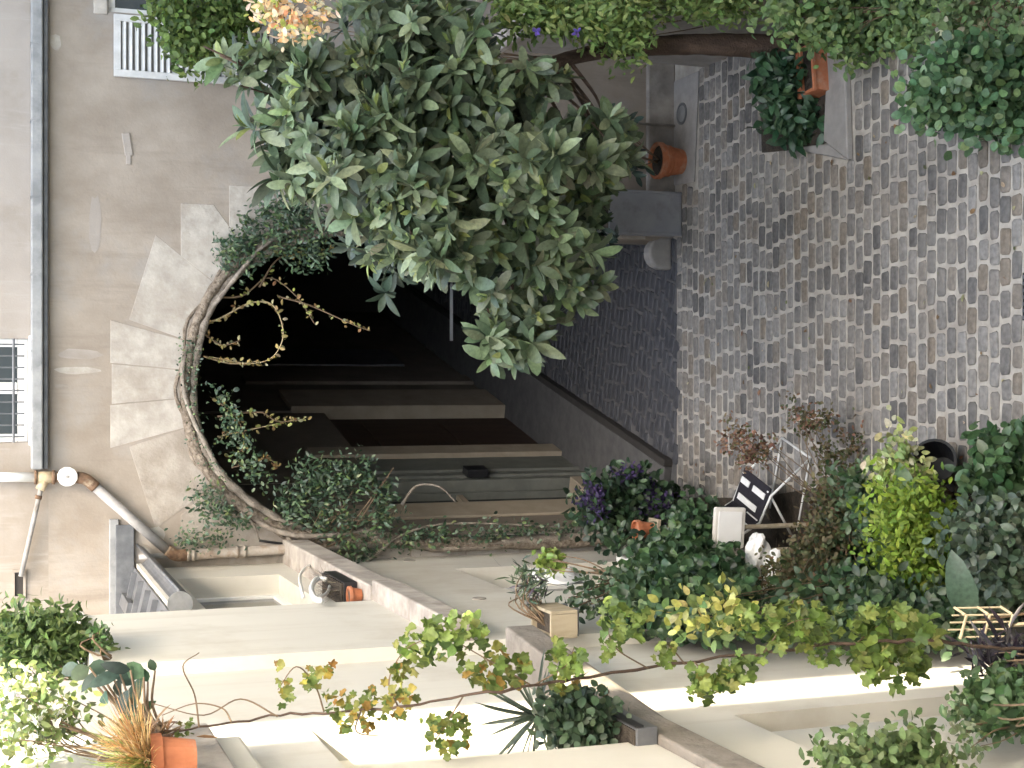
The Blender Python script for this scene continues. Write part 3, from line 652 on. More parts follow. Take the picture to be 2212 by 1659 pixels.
MB().box(XS1 - .05, XS1 + .05, yA - .3, YF - .02, 5.20, 5.279).build('fascia', M['cream_trim'], cb)

# ================================================================== other sides of the yard (behind and beside the viewer), with unseen blocks added to shape the light
rb = thing('sun_block_neighbour', 'unseen tall block beyond the ivy wall, shaped to cut the sun', 'building', (5, 10, 0))
MB().box(4.5, 12, 1.64, 30, 0, 14.5).build('wall', M['cream'], rb)  # unseen block; height and edge set to cut the sun
rb2 = thing('sun_slot_corner', 'unseen corner block beside the photographer, slanted to leave a sun slot', 'building', (5, -4, 0))
MB().prism([(4.5, 1.27, 0), (4.5, -12, 0), (20.4, -12.34, 0)], (0, 0, 14.5)).build('wall', M['cream'], rb2)  # unseen; slanted side follows the sun to leave a lit slot
bk = thing('viewpoint_building', 'cream building whose window the yard is seen from', 'building', (0, -3, 0))
MB().box(-8, 4.4, -9, -.6, 0, 8.2).build('wall', M['cream'], bk)
MB().box(-12, -4.0, -4, 13.0, 0, 13.5).build('sky_block_wing', M['zinc_dark'], cb)  # unseen mass added to block sky light; dark zinc keeps its bounce low
gw = thing('garden_wall', 'grey garden wall behind the creepers at the edge of the yard', 'wall', (3.1, 9, 0))
MB().box(3.06, 3.26, 4.5, 12.4, 0, 2.1).build('wall_body', M['slab'], gw, bevel=.01); MB().box(3.02, 3.30, 4.5, 12.42, 2.102, 2.17).build('coping', M['concrete'], gw, bevel=.01)

#DETAILS
# ================================================================== DRAINPIPES on the arch building
dp = thing('drainpipe', 'white and grey waste pipe with rusty elbows zigzagging down beige wall', 'pipe', (-1.5, YF - .1, 3))
def fy(x, y, off=.10): return PY(x, y, YF - off)
a, b = fy(-60, 1030), fy(78, 1031)
MB().tube([a, b], .042, 14).build('pipe', M['white'], dp, True)
t0, t1 = fy(74, 1031), fy(118, 1031)
tj = MB().tube([t0, t1], .052, 14).tube([fy(98, 1033), fy(86, 1058)], .04, 12).build('tee_joint', M['brass'], dp, True)
MB().tube([fy(74, 1031), fy(80, 1031)], .062, 14).build('collar', M['rust'], tj, True); MB().tube([fy(112, 1031), fy(119, 1031)], .062, 14).build('collar', M['rust'], tj, True)
MB().tube([fy(118, 1031), fy(168, 1031)], .045, 14).build('pipe', M['rust'], dp, True)
c = fy(146, 1030, .17); cp = MB().prism([(c.x + .082 * math.cos(2 * math.pi * k / 24) * (1 + .03 * (k % 2)), c.y, c.z + .082 * math.sin(2 * math.pi * k / 24) * (1 + .03 * (k % 2))) for k in range(24)], (0, .06, 0)).build('cap', M['white'], dp, bevel=.006)
MB().tube([(c.x, c.y - .012, c.z), (c.x, c.y + .01, c.z)], .015, 8).build('bolt', M['grey_pipe'], cp)
MB().tube(spline([fy(166, 1031), fy(186, 1036), fy(207, 1053)], 5), .052, 14).build('elbow', M['rust'], dp, True)
MB().tube([fy(203, 1050), fy(366, 1193)], .045, 14).build('pipe', M['grey_pipe'], dp, True)
MB().tube(spline([fy(360, 1188), fy(380, 1199), fy(404, 1199)], 5), .054, 14).build('elbow', M['rust'], dp, True)
MB().tube([fy(400, 1199), fy(860, 1172)], .047, 14).build('pipe', M['iron_pipe'], dp, True)
for x in (406, 418, 512, 528, 700): MB().tube([fy(x - 3, 1199 - (x - 400) * .06), fy(x + 3, 1199 - (x - 400) * .06)], .058, 14).build('collar', M['iron_pipe'], dp, True)
MB().tube([fy(300, 1203), fy(372, 1200)], .025, 10).build('side_pipe', M['grey_pipe'], dp, True)
bp_ = thing('branch_pipe', 'thin grey pipe slanting from the waste pipe to a framed wall hole', 'pipe', (-1.5, YF - .1, 6))
MB().tube([fy(88, 1056, .1), fy(45, 1245, .06)], .021, 10).build('tube', M['grey_pipe'], bp_, True)
MB().tube([fy(84, 1070, .095), fy(82, 1078, .095)], .03, 10).build('clip', M['rust'], bp_, True)
c = fy(41, 1262, .012); fr = MB()
for dx, dz_, hx, hz in ((-.115, 0, .012, .055), (.115, 0, .012, .055), (0, -.045, .103, .010), (0, .045, .103, .010)): fr.box(c.x + dx - hx, c.x + dx + hx, YF - .02, YF + .004, c.z + dz_ - hz, c.z + dz_ + hz)
fr.build('hole_frame', M['render_up'], bp_); MB().box(c.x - .102, c.x + .102, YF - .004, YF + .002, c.z - .034, c.z + .034).build('hole', M['pass_dark'], bp_)  # dark plate stands in for the opening, its inner shade put into the colour
bk_ = thing('cable', 'black cable running down beside the arch', 'cable', (-1.5, YF, 1))
MB().tube(spline([fy(560, 1168, .03), fy(640, 1176, .03), fy(760, 1168, .03), fy(900, 1158, .03), (-1.47, YF - .03, 2.0), (-1.48, YF - .03, .3)], 5), .012, 6).build('sheath', M['black'], bk_, True)

# ================================================================== WISTERIA round the arch
wi = thing('arch_vine', 'old twisted woody vine climbing round the carriage arch', 'vine', (-1.55, YF - .15, 0))
def arcp(deg, r, dy=.1): return Vector((r * math.cos(R(deg)), YF - dy, ASP + r * math.sin(R(deg))))
def strand(r0, ph, rad, dy, lo=-12, hi=188, amp=.035, f=.8):
    pts = []
    for k in range(61):
        d = hi - (hi - lo) * k / 60; pts.append(arcp(d, r0 + amp * math.sin(k * f + ph), dy + amp * math.cos(k * f + ph)))
    pts = [Vector((-1.52 + .03 * math.sin(j + ph), YF - .12, .05 + j * .5)) for j in range(6)] + pts
    return MB().tube(pts, [rad * (1.15 - .4 * i / 66) * (1 + .12 * math.sin(i * 2.3 + ph)) for i in range(len(pts))], 9, wob=.25)
strand(1.39, 0, .046, .10, amp=.014, f=.35).build('trunk', M['vine_bark'], wi, True)
strand(1.455, 2.2, .052, .11, amp=.016, f=.28).build('trunk', M['bark_old'], wi, True)
strand(1.43, 4.0, .022, .17, amp=.05, f=.33).build('trunk', M['vine_bark'], wi, True)
strand(1.50, 1.0, .018, .08, amp=.03, f=.9).build('trunk', M['bark_old'], wi, True)
# hanging dry tendrils under the crown of the arch
tend = [[(430, 700), (470, 690), (540, 655), (590, 660), (612, 720), (590, 770), (540, 785), (460, 772)], [(440, 770), (500, 785), (560, 780)], [(430, 640), (520, 640), (580, 600), (640, 640), (680, 700)],
        [(470, 900), (560, 890), (600, 910), (660, 905)], [(460, 860), (510, 900), (530, 960), (500, 985)], [(480, 940), (530, 930), (600, 915), (640, 905)], [(500, 1010), (540, 1000), (580, 990), (600, 1010)],
        [(560, 620), (600, 560), (660, 545), (720, 540)], [(600, 640), (670, 660), (760, 700), (800, 715)], [(440, 720), (480, 745), (520, 735)]]
allp = []
for k, tp in enumerate(tend):
    pts = spline([PY(x, y, YF + .05 + .04 * (k % 3)) for x, y in tp], 7); allp.append(pts)
    MB().tube(pts, (.010, .004), 5).build('tendril', M['dry_twig' if k in (0, 1, 5) else 'twig'], wi, True)
P = np.array([tuple(p) for pts in allp for p in pts])
c = P[rng.choice(len(P), 420)]; n = len(c)
leaf_mesh('dry_leaves', 'oval', c + rng.normal(0, .012, (n, 3)), rng.normal(0, 1, (n, 3)) + [0, 0, -.4], rng.normal(0, .5, (n, 3)) + [0, -.7, .6], rng.uniform(.03, .06, n), palette([(.42, .33, .13, 3), (.36, .38, .12, 2), (.30, .18, .08, 1), (.45, .42, .24, 1)], n), M['leaf_soft'], wi)['kind'] = 'stuff'
DG = [(.04, .075, .045, 3), (.062, .108, .06, 3), (.09, .145, .065, 1.5), (.14, .19, .07, .6)]
for nm, poly, ncl, per, sz in (
    ('leaves', [(452, 520), (470, 590), (520, 610), (600, 560), (650, 610), (690, 590), (720, 545), (760, 520), (720, 470), (640, 420), (600, 400), (540, 440), (500, 500)], 150, 9, (.045, .085)),
    ('leaves', [(640, 985), (600, 1050), (560, 1090), (600, 1130), (680, 1150), (720, 1220), (780, 1235), (830, 1190), (870, 1140), (860, 1050), (800, 980), (720, 970)], 170, 8, (.05, .09)),
    ('leaves', [(400, 1060), (430, 1110), (420, 1150), (470, 1140), (520, 1160), (560, 1130), (500, 1070), (460, 1030)], 40, 7, (.045, .08)),
    ('leaves', [(440, 800), (470, 900), (500, 1000), (560, 1060), (600, 1050), (560, 980), (520, 900), (480, 820)], 46, 6, (.04, .07)),
    ('leaves', [(860, 1130), (1250, 1125), (1260, 1160), (860, 1190)], 70, 6, (.035, .07)),
    ('leaves', [(370, 1140), (380, 1185), (520, 1180), (540, 1170), (480, 1150), (430, 1155)], 26, 5, (.03, .06)),
    ('leaves', [(385, 720), (400, 860), (425, 990), (470, 1060), (495, 1040), (450, 960), (428, 840), (430, 730)], 40, 4, (.025, .05))):
    o_, _ = bush(wi, poly, YF - .14, .12, 'fern' if per > 6 else 'oval', (sz[0] * .75, sz[1] * .8), int(ncl * 1.25), per + 2, DG, rad=.05, updir=-.5, part='leaves', soft=30, xmin=-2.2); o_['kind'] = 'stuff'
for k in range(9):
    x0 = rnd.uniform(690, 860); pts = spline([PY(650 + 20 * rnd.random(), 1180 + 15 * rnd.random(), YF - .1), PY((650 + x0) / 2, 1150 + rnd.uniform(-30, 40), YF - .18), PY(x0, rnd.uniform(1010, 1180), YF - .2)], 5)
    MB().tube(pts, (.009, .004), 5).build('tendril', M['twig'], wi, True)
for tp in ([(520, 1105), (545, 1130), (560, 1165)], [(620, 1160), (650, 1185), (690, 1212)], [(868, 1090), (900, 1050), (950, 1052), (985, 1085)], [(790, 1215), (880, 1150), (1000, 1130), (1240, 1140)]):
    MB().tube(spline([PY(x, y, YF - .17) for x, y in tp], 6), (.016, .008), 6).build('tendril', M['vine_bark'], wi, True)

# ================================================================== BIG-LEAVED TREE in front of the arch
lt = thing('evergreen_tree', 'large evergreen tree with whorls of long grey-green leaves overhanging the yard', 'tree', tuple(PZ(1745, 103)))
tb = PZ(1745, 103); Yt = tb.y
tr = spline([tb - Vector((0, 0, .05)), PY(1640, 100, Yt), PY(1520, 96, Yt), PY(1400, 100, Yt + .05), PY(1290, 112, Yt), PY(1150, 150, Yt - .1), PY(950, 220, Yt), PY(760, 260, Yt)], 6)
trunk = MB().tube(tr, [.115 - .0022 * i for i in range(len(tr))], 12, wob=.12).build('trunk', M['bark'], lt, True)
crown_poly = [(392, 85), (440, 70), (470, 110), (500, 60), (560, 90), (640, 60), (700, 80), (760, -30), (1060, -30), (1100, 80), (1180, 100), (1240, 110), (1262, 150), (1210, 200), (1270, 250), (1340, 240), (1375, 320), (1350, 400), (1290, 440), (1310, 520), (1320, 590), (1290, 650), (1200, 715), (1150, 775), (1072, 808), (1020, 765), (1035, 705), (985, 640), (900, 665), (810, 660), (762, 600), (742, 520), (738, 455), (690, 460), (610, 410), (552, 390), (560, 330), (530, 275), (545, 230), (490, 200), (500, 160), (430, 130)]
clump, dep = cloud(crown_poly, Yt - .35, .95, 74, soft=150, front=1.0, back=.2, xmin=-9, margin=75)
ctr = np.array(PY(880, 330, Yt + .3))
clump = np.vstack([clump, [tuple(PY(x, y, Yt - .55)) for x, y in ((440, 100), (475, 120), (520, 185), (570, 120), (580, 240), (590, 330), (620, 390), (640, 150), (1330, 330), (1310, 280), (1090, 765), (1130, 720), (1280, 590), (1270, 500), (1220, 150))]])
cdir = unit(unit(clump - ctr) * .9 + np.array([-.05, -.35, .55]) + rng.normal(0, .35, clump.shape))
NR = 9; cc = np.repeat(clump, NR, axis=0) + rng.normal(0, .13, (len(clump) * NR, 3)) * [1, .8, .9] + np.repeat(cdir, NR, axis=0) * rng.normal(0, .09, (len(clump) * NR, 1))
for k in range(len(clump)):
    e = Vector(clump[k]); s_ = min(tr[24:], key=lambda p_: (Vector(p_) - e).length); md = (s_ + e) / 2 + Vector((0, .1, -.12))
    MB().tube(spline([s_, md, e], 4), (.018, .006), 6).build('branch', M['bark'], lt, True)
def bearing(P):
    d = P[:, 1] * ct - (P[:, 2] - H) * st; v = -(P[:, 2] - H) * ct - P[:, 1] * st
    return np.column_stack([1106 + F * v / d, 829.5 - F * P[:, 0] / d])
bq = bearing(cc); keep = inside(bq, crown_poly) & ((edge_dist(bq, crown_poly) > 16) | (rng.random(len(cc)) < .35)); cc = cc[keep]
axes = np.repeat(cdir, NR, axis=0)[keep] + rng.normal(0, .42, cc.shape) + np.array([0, 0, .2])
ax, an, pos, kk = rosettes(cc, axes, 12, (12, 88)); n = len(ax); pos = pos - an * (kk[:, None] * .11)
ax[:, 2] -= .12
old = palette([(.105, .146, .080, 3), (.148, .193, .105, 3), (.205, .25, .14, 2.4), (.068, .098, .056, 1)], n, .14); young = palette([(.26, .31, .10, 2), (.20, .26, .10, 2), (.16, .21, .115, 3)], n, .12)
isy = ((kk < .28) & (np.repeat(rng.random(len(cc)), 12) < .55))[:, None]
colr = np.where(isy, young, old); size = np.where(isy[:, 0], rng.uniform(.09, .14, n), rng.uniform(.13, .235, n)) * np.repeat(rng.uniform(.7, 1.2, len(cc)), 12)
upv = an + rng.normal(0, .3, an.shape) + [0, 0, .25]
# nearest leaves as single pieces, the rest as one mass
score = np.linalg.norm(pos - np.array([0, 0, H]), axis=1) - size * 6
near = np.zeros(n, bool); near[np.argsort(score)[:290]] = True
wide = rng.random(n) < .5
def lset(name, kind, m_): o_ = leaf_mesh(name, kind, pos[m_], ax[m_], upv[m_], size[m_], colr[m_], M['leaf'], lt); o_['kind'] = 'stuff'; return o_
cr_ = lset('crown', 'laurel', ~near & ~wide); lset('crown', 'laurel_b', ~near & wide)
Rm = frames(ax, upv)
lbase = {}
for i in np.nonzero(near)[0]:
    key = (int(isy[i, 0]), int(rng.integers(0, 6)))
    if key not in lbase:
        o = leaf_mesh('leaf', 'laurel', np.zeros((1, 3)), np.array([[0, 1., 0]]), np.array([[0, 0, 1.]]), np.ones(1), colr[i:i + 1], M['leaf'], None); lbase[key] = o.data; o.parent = cr_
    else:
        o = bpy.data.objects.new('leaf', lbase[key]); col.objects.link(o); o.parent = cr_
    m4 = Matrix([[*(Rm[i][r] * size[i]), pos[i][r]] for r in range(3)] + [[0, 0, 0, 1]]); o.matrix_basis = m4
# inner whorls, the crown's inner shade put into darker leaf colour
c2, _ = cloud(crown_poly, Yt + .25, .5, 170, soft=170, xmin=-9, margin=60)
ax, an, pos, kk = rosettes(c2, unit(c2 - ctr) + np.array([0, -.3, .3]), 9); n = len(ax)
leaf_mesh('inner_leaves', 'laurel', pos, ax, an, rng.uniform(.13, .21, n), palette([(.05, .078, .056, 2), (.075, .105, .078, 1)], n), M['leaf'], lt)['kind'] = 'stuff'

# ================================================================== RIGHT-HAND PLANTING
def plant(name, label, cat, poly, Y, thick, kind, size, ncl, per, pal, base, **kw):
    grp = kw.pop('group', None)
    r_ = thing(name, label, cat, tuple(base), grp)
    o_, c_ = bush(r_, poly, Y, thick, kind, size, ncl, per, pal, base=base, **kw); o_['kind'] = 'stuff'
    return r_, c_
LG = [(.19, .28, .085, 3), (.26, .35, .11, 2), (.13, .21, .065, 2), (.34, .40, .14, .8)]
MG = [(.05, .10, .035, 3), (.08, .14, .05, 3), (.12, .18, .06, 1)]
plant('creeper', 'bright green creeper with two violet flowers spilling over the tree trunk', 'creeper', [(1050, -20), (1055, 60), (1110, 75), (1180, 60), (1250, 95), (1330, 120), (1360, 155), (1400, 100), (1400, 40), (1500, 40), (1620, 40), (1660, -20)], Yt - .45, .28, 'fern', (.05, .09), 430, 9, LG, PZ(1640, 20), rad=.07, updir=-.5, soft=40, stems=14, mat='leaf_soft', xmin=-9)
plant('creeper', 'light green leafy creeper hanging above the terracotta window box', 'creeper', [(1650, -20), (1630, 40), (1700, 85), (1790, 115), (1830, 150), (1880, 125), (1960, 115), (2010, 100), (2060, -20)], 9.6, .28, 'oval', (.05, .09), 330, 9, [(.19, .29, .11, 3), (.27, .37, .14, 2), (.14, .23, .10, 2)], PZ(1950, 20), rad=.07, updir=-.3, soft=40, stems=10, mat='leaf_soft', xmin=-9)
plant('creeper', 'pale flecked creeper at the corner nearest the round-leaved bush', 'creeper', [(2040, -20), (1990, 95), (2060, 110), (2130, 120), (2240, 100), (2240, -20)], 8.4, .25, 'oval', (.045, .08), 190, 8, [(.16, .24, .10, 3), (.21, .29, .13, 2), (.5, .5, .32, .5), (.3, .2, .11, .4)], PZ(2200, 10), rad=.07, updir=-.2, soft=40, stems=8, mat='leaf_soft', xmin=-9)
for (x, y) in ((1160, 68), (1248, 70)):
    c = PY(x, y, Yt - .78); ax_ = rng.normal(0, 1, (9, 3)) + [0, -.6, .2]
    fl_ = leaf_mesh('violet_flower', 'petal', np.repeat([tuple(c)], 9, 0), ax_, rng.normal(0, .4, (9, 3)) + [0, -1, .3], rng.uniform(.03, .05, 9), palette([(.18, .12, .50, 1), (.25, .18, .6, 1)], 9), M['petal'], [o for o in col.objects if o.name == 'creeper'][0])
plant('leafy_bush', 'rounded bush of broad mid-green leaves at the yard edge', 'bush', [(1990, 110), (1965, 190), (1975, 250), (2010, 280), (2060, 260), (2110, 300), (2190, 310), (2240, 300), (2240, 80), (2100, 90)], 8.15, .38, 'round', (.05, .09), 330, 9, [(.085, .17, .08, 3), (.125, .215, .10, 3), (.17, .26, .11, 1.3), (.06, .12, .06, 1)], PZ(2200, 180), rad=.08, soft=60, stems=8, xmin=-9)
plant('broad_leaf_plant', 'dark green broad-leaved plant in the kerbed bed behind the window box', 'plant', [(1640, 110), (1632, 170), (1645, 250), (1655, 290), (1700, 322), (1735, 315), (1750, 290), (1790, 285), (1782, 240), (1750, 205), (1748, 150), (1740, 100), (1720, 95)], 10.55, .22, 'big', (.09, .15), 150, 6, [(.03, .075, .038, 3), (.05, .11, .055, 3), (.08, .145, .07, 1)], PZ(1740, 200), rad=.05, soft=40, stems=10, xmin=-9)
wb = thing('window_box', 'terracotta window box standing on the concrete kerb', 'planter', tuple(PZ(1800, 150)))
a, b = PZ(1803, 196), PZ(1797, 92); dx = (b - a); L_ = dx.length / 2; dx.normalize(); nv_ = Vector((-dx.y, dx.x, 0)); cc_ = (a + b) / 2 + nv_ * .10
hgt = .19
w_ = MB()
for sgn in (-1, 1): w_.obox(cc_ + nv_ * .1 * sgn + Vector((0, 0, hgt / 2)), dx * L_, nv_ * .013, (0, 0, hgt / 2)); w_.obox(cc_ + dx * (L_ - .013) * sgn + Vector((0, 0, hgt / 2)), dx * .013, nv_ * .087, (0, 0, hgt / 2))
w_.obox(cc_ + Vector((0, 0, .012)), dx * (L_ - .026), nv_ * .087, (0, 0, .012)).build('trough', M['terracotta'], wb, bevel=.006)
MB().obox(cc_ + Vector((0, 0, .155)), dx * (L_ - .027), nv_ * .086, (0, 0, .01)).build('soil', M['soil'], wb)
rm = MB()
for sgn in (-1, 1): rm.obox(cc_ + nv_ * .115 * sgn + Vector((0, 0, hgt + .006)), dx * (L_ + .02), nv_ * .012, (0, 0, .018))
rm.build('rim', M['terracotta'], wb, bevel=.006)
# concrete kerb of the bed
kb = thing('bed_kerb', 'flat concrete kerb framing the planting bed under the tree', 'kerb', tuple(PZ(1840, 200)))
def flat(name, pts, h, mat, parent, bevel=.012): return MB().prism([(p.x, p.y, .002) for p in pts], (0, 0, h)).build(name, mat, parent, bevel=bevel)
flat('kerb_stone', [PZ(1792, 305), PZ(1845, 345), PZ(1836, 60), PZ(1802, 60)], .06, M['slab'], kb); flat('kerb_stone', [PZ(1738, 318), PZ(1748, 328), PZ(1844, 347), PZ(1800, 311)], .05, M['slab'], kb)
flat('bed_soil', [PZ(1650, 330), PZ(1738, 322), PZ(1800, 305), PZ(1805, 60), PZ(1640, 60)], .018, M['soil'], kb, 0)
# paved strip and drain at the wall foot
fs = flat('foot_strip', [Vector((1.98, YF - .50, 0)), Vector((2.0, YF - .06, 0)), Vector((3.05, YF - .06, 0)), Vector((3.05, YF - .60, 0))], .018, M['slab'], None); tag(fs, kind='structure')
c = PZ(1477, 246); dn = thing('drain_cover', 'small round drain cover at the foot of the arch building', 'drain cover', (c.x, c.y, .02))
MB().lathe((c.x, c.y, .0205), [(.11, 0), (.11, .008), (.09, .010), (.085, .004)], 24).build('ring', M['zinc_dark'], dn); MB().lathe((c.x, c.y, .0215), [(.082, 0), (.082, .006)], 24).build('plate', M['zinc'], dn)
# gutter pipe down the wall foot
c = PY(1400, 268, YF - .09); wp = thing('wall_pipe', 'thin dark pipe rising from the wall foot by the plant pot', 'pipe', (c.x, YF - .09, 0)); MB().tube([(c.x, YF - .085, .02), (c.x, YF - .085, 1.1)], .014, 8).build('tube', M['plinth'], wp, True); MB().tube([(c.x, YF - .085, .5), (c.x, YF - .085, .53)], .022, 8).build('clip', M['zinc_dark'], wp)
# terracotta pot
c = PZ(1476, 350); pot = thing('plant_pot', 'round terracotta pot with a thick rim at the wall foot', 'pot', (c.x, c.y, 0)); s_ = 1.0
MB().lathe((c.x, c.y, .003), [(.115, 0), (.122, .02), (.160, .235), (.162, .24), (.178, .242), (.184, .25), (.184, .295), (.178, .302), (.158, .302), (.150, .26)], 28).build('body', M['terracotta'], pot, bevel=0)
for z_ in (.235, .20, .16): MB().lathe((c.x, c.y, z_), [(.122 + .16 * z_, 0), (.130 + .16 * z_, .004), (.130 + .16 * z_, .01), (.122 + .16 * z_, .014)], 28).build('band', M['terracotta'], pot)
MB().lathe((c.x, c.y, .262), [(.148, 0), (.145, .012)], 20).build('soil', M['soil'], pot)
# grey box at the arch jamb
a, b = PZ(1474, 508), PZ(1474, 418); gb = thing('grey_planter', 'tall slate-grey metal planter box standing against the arch jamb', 'planter', tuple((a + b) / 2))
MB().box(a.x, b.x, a.y, a.y + .38, .004, .80).build('box', M['grey_panel'], gb, bevel=.012); MB().box(a.x + .012, b.x - .012, a.y + .012, a.y + .368, .785, .803).build('soil', M['soil'], gb)
for sx in (a.x - .012, b.x - .02): MB().box(sx, sx + .032, a.y - .008, a.y + .02, .006, .80).build('corner_strip', M['grey_panel'], gb, bevel=.006)
plant('potted_shrub', 'dark shrub with drooping leaves growing from the grey planter', 'shrub', [(1200, 400), (1220, 520), (1270, 580), (1325, 540), (1315, 470), (1290, 420)], 12.6, .22, 'laurel', (.10, .16), 34, 8, [(.03, .05, .04, 2), (.045, .07, .052, 2)], Vector(((a.x + b.x) / 2, a.y + .19, .8)), rad=.05, soft=40, stems=5, xmin=-9)
plant('pot_plant', 'dark shrub with long leaves rising from the round terracotta pot', 'shrub', [(1285, 250), (1270, 330), (1290, 400), (1350, 410), (1385, 370), (1380, 310), (1350, 240), (1330, 240)], c.y - .1, .2, 'laurel', (.11, .17), 26, 8, [(.03, .05, .04, 2), (.045, .075, .052, 2)], Vector((c.x, c.y, .27)), rad=.05, soft=40, stems=6, xmin=-9)
# rounded guard stone at the jamb foot
a = PZ(1448, 548); gs = MB().prism([(a.x - .17 + .34 * k / 1, 0, 0) for k in range(0)] or [(a.x + .17 * math.cos(math.pi * k / 10), a.y - .06, .004 + .26 * math.sin(math.pi * k / 10) ** .6) for k in range(11)], (0, .16, 0)).build('guard_stone', M['slab'], None, bevel=.03, seg=3); tag(gs, 'rounded pale guard stone at the foot of the passage jamb', 'guard stone')
# leaf spray with sunlight painted into its colours; climbing plant on the shutter
plant('shutter_climber', 'bushy green climber growing over the grey louvred shutter', 'climber', [(285, -20), (310, 40), (340, 80), (380, 130), (375, 165), (420, 185), (440, 165), (480, 150), (520, 100), (560, 60), (600, 20), (560, -20)], YF - .45, .28, 'oval', (.05, .085), 270, 9, [(.10, .16, .04, 3), (.14, .21, .05, 3), (.07, .12, .035, 2)], Vector((3.1, YF - .3, 1.5)), rad=.07, updir=0, soft=40, stems=8, mat='leaf_soft', xmin=-9)
plant('leaf_spray', 'spray with sunlight put into the cream and orange blossom hanging at the yard top', 'leafage', [(525, -20), (545, 25), (570, 60), (610, 90), (640, 70), (670, 90), (700, 100), (712, 40), (712, -20), (670, -20), (665, 30), (630, 20), (600, -20)], 9.2, .12, 'petal', (.035, .065), 55, 7, [(.85, .70, .50, 3), (.85, .55, .28, 2), (.82, .42, .20, 1), (.4, .45, .12, 1)], PY(560, -60, 9.2), rad=.05, updir=-.5, soft=25, stems=5, mat='petal', xmin=-9)

# ================================================================== LEFT BED
bs = flat('flower_bed', [Vector((-1.6, 4.5, 0)), Vector((-.35, 4.5, 0)), PZ(2212, 985), PZ(1900, 1030), PZ(1640, 1075), PZ(1490, 1075), Vector((-1.5, 12.9, 0))], .014, M['soil'], None, 0); tag(bs, kind='structure')
plant('purple_shrub', 'dark shrub with purple flower spikes at the left foot of the arch', 'shrub', [(1240, 1090), (1262, 1035), (1330, 1000), (1400, 1000), (1450, 1035), (1478, 1075), (1470, 1150), (1430, 1210), (1330, 1215), (1270, 1180)], 12.3, .32, 'oval', (.06, .11), 210, 8, [(.022, .048, .026, 3), (.04, .075, .035, 3), (.065, .11, .05, 1)], PZ(1475, 1100), rad=.07, soft=50, stems=10)
pf_ = np.vstack([cloud([(1245, 1060), (1270, 1120), (1310, 1110), (1300, 1050)], 12.0, .1, 26)[0], cloud([(1390, 1050), (1400, 1130), (1455, 1140), (1460, 1070)], 12.0, .1, 30)[0], cloud([(1300, 1010), (1340, 1040), (1420, 1050), (1380, 1005)], 12.0, .1, 10)[0]])
ps_, ax_, up_ = loose(pf_, 7, .03, .3); leaf_mesh('purple_flowers', 'petal', ps_, ax_, up_, rng.uniform(.03, .06, len(ps_)), palette([(.055, .035, .11, 3), (.09, .06, .16, 2), (.03, .02, .06, 1)], len(ps_)), M['petal'], [o for o in col.objects if o.name.startswith('purple_shrub')][0])['kind'] = 'stuff'
c = PZ(1455, 1165); rp = thing('small_pot', 'small red clay pot half hidden in the purple shrub', 'pot', (-1.25, 11.9, .45)); pq = place(1385, 1145, 11.8)
MB().lathe((pq.x, pq.y, pq.z - .12), [(.06, 0), (.085, .14), (.095, .142), (.095, .18), (.078, .18), (.075, .15)], 18).build('body', M['terracotta'], rp); MB().box(pq.x - .1, pq.x + .1, pq.y - .1, pq.y + .1, pq.z - .15, pq.z - .122).tube([(pq.x, pq.y, .01), (pq.x, pq.y, pq.z - .15)], .03, 8).build('stand', M['wood_old'], rp)
plant('ivy_mass', 'dense dark ivy filling the bed between arch and chair', 'ivy', [(1380, 1210), (1440, 1160), (1480, 1085), (1545, 1080), (1550, 1185), (1600, 1200), (1620, 1270), (1640, 1370), (1540, 1375), (1420, 1370), (1350, 1340), (1330, 1290), (1340, 1225)], 10.9, .4, 'ivy', (.06, .10), 560, 8, [(.03, .065, .03, 3), (.048, .095, .042, 3), (.075, .135, .055, 1.5), (.11, .17, .07, .5)], PZ(1600, 1160), rad=.08, soft=60, stems=6)
plant('yellow_shrub', 'yellow variegated shrub below the ivy mass', 'shrub', [(1430, 1350), (1440, 1300), (1480, 1290), (1540, 1280), (1610, 1280), (1625, 1330), (1600, 1370), (1480, 1375)], 8.5, .15, 'oval', (.05, .085), 60, 4, [(.34, .36, .09, 2), (.42, .42, .14, 2), (.10, .16, .05, 3)], Vector((-1.3, 8.6, .05)), rad=.06, soft=30, stems=6, xmin=-1.3)
plant('dark_bed_foliage', 'dark green low foliage behind the brown shrub', 'foliage', [(1780, 1110), (1800, 1070), (1850, 1080), (1900, 1100), (1920, 1200), (1980, 1330), (1900, 1380), (1780, 1380), (1640, 1380), (1640, 1310), (1720, 1280), (1780, 1190)], 9.2, .35, 'oval', (.05, .09), 480, 8, [(.03, .062, .028, 3), (.045, .085, .04, 3), (.07, .12, .05, 1.5)], PZ(1850, 1130), rad=.08, soft=60, stems=6)
BR = [(.22, .12, .08, 3), (.15, .11, .06, 2), (.28, .15, .10, 1.2), (.12, .12, .05, 1)]; OL = [(.13, .105, .05, 3), (.10, .10, .045, 3), (.17, .11, .06, 1), (.08, .10, .04, 2)]
br, _ = plant('brown_shrub', 'reddish-brown dry shrub arching over the cobbles beside the chair', 'shrub', [(1740, 1040), (1750, 1100), (1700, 1190), (1650, 1200), (1640, 1300), (1680, 1340), (1760, 1330), (1800, 1280), (1850, 1230), (1860, 1130), (1850, 1060), (1800, 1020)], 8.95, .22, 'oval', (.026, .05), 300, 10, OL, PZ(1880, 1180), rad=.055, soft=40, stems=14, mat='leaf_soft', sr=.008)
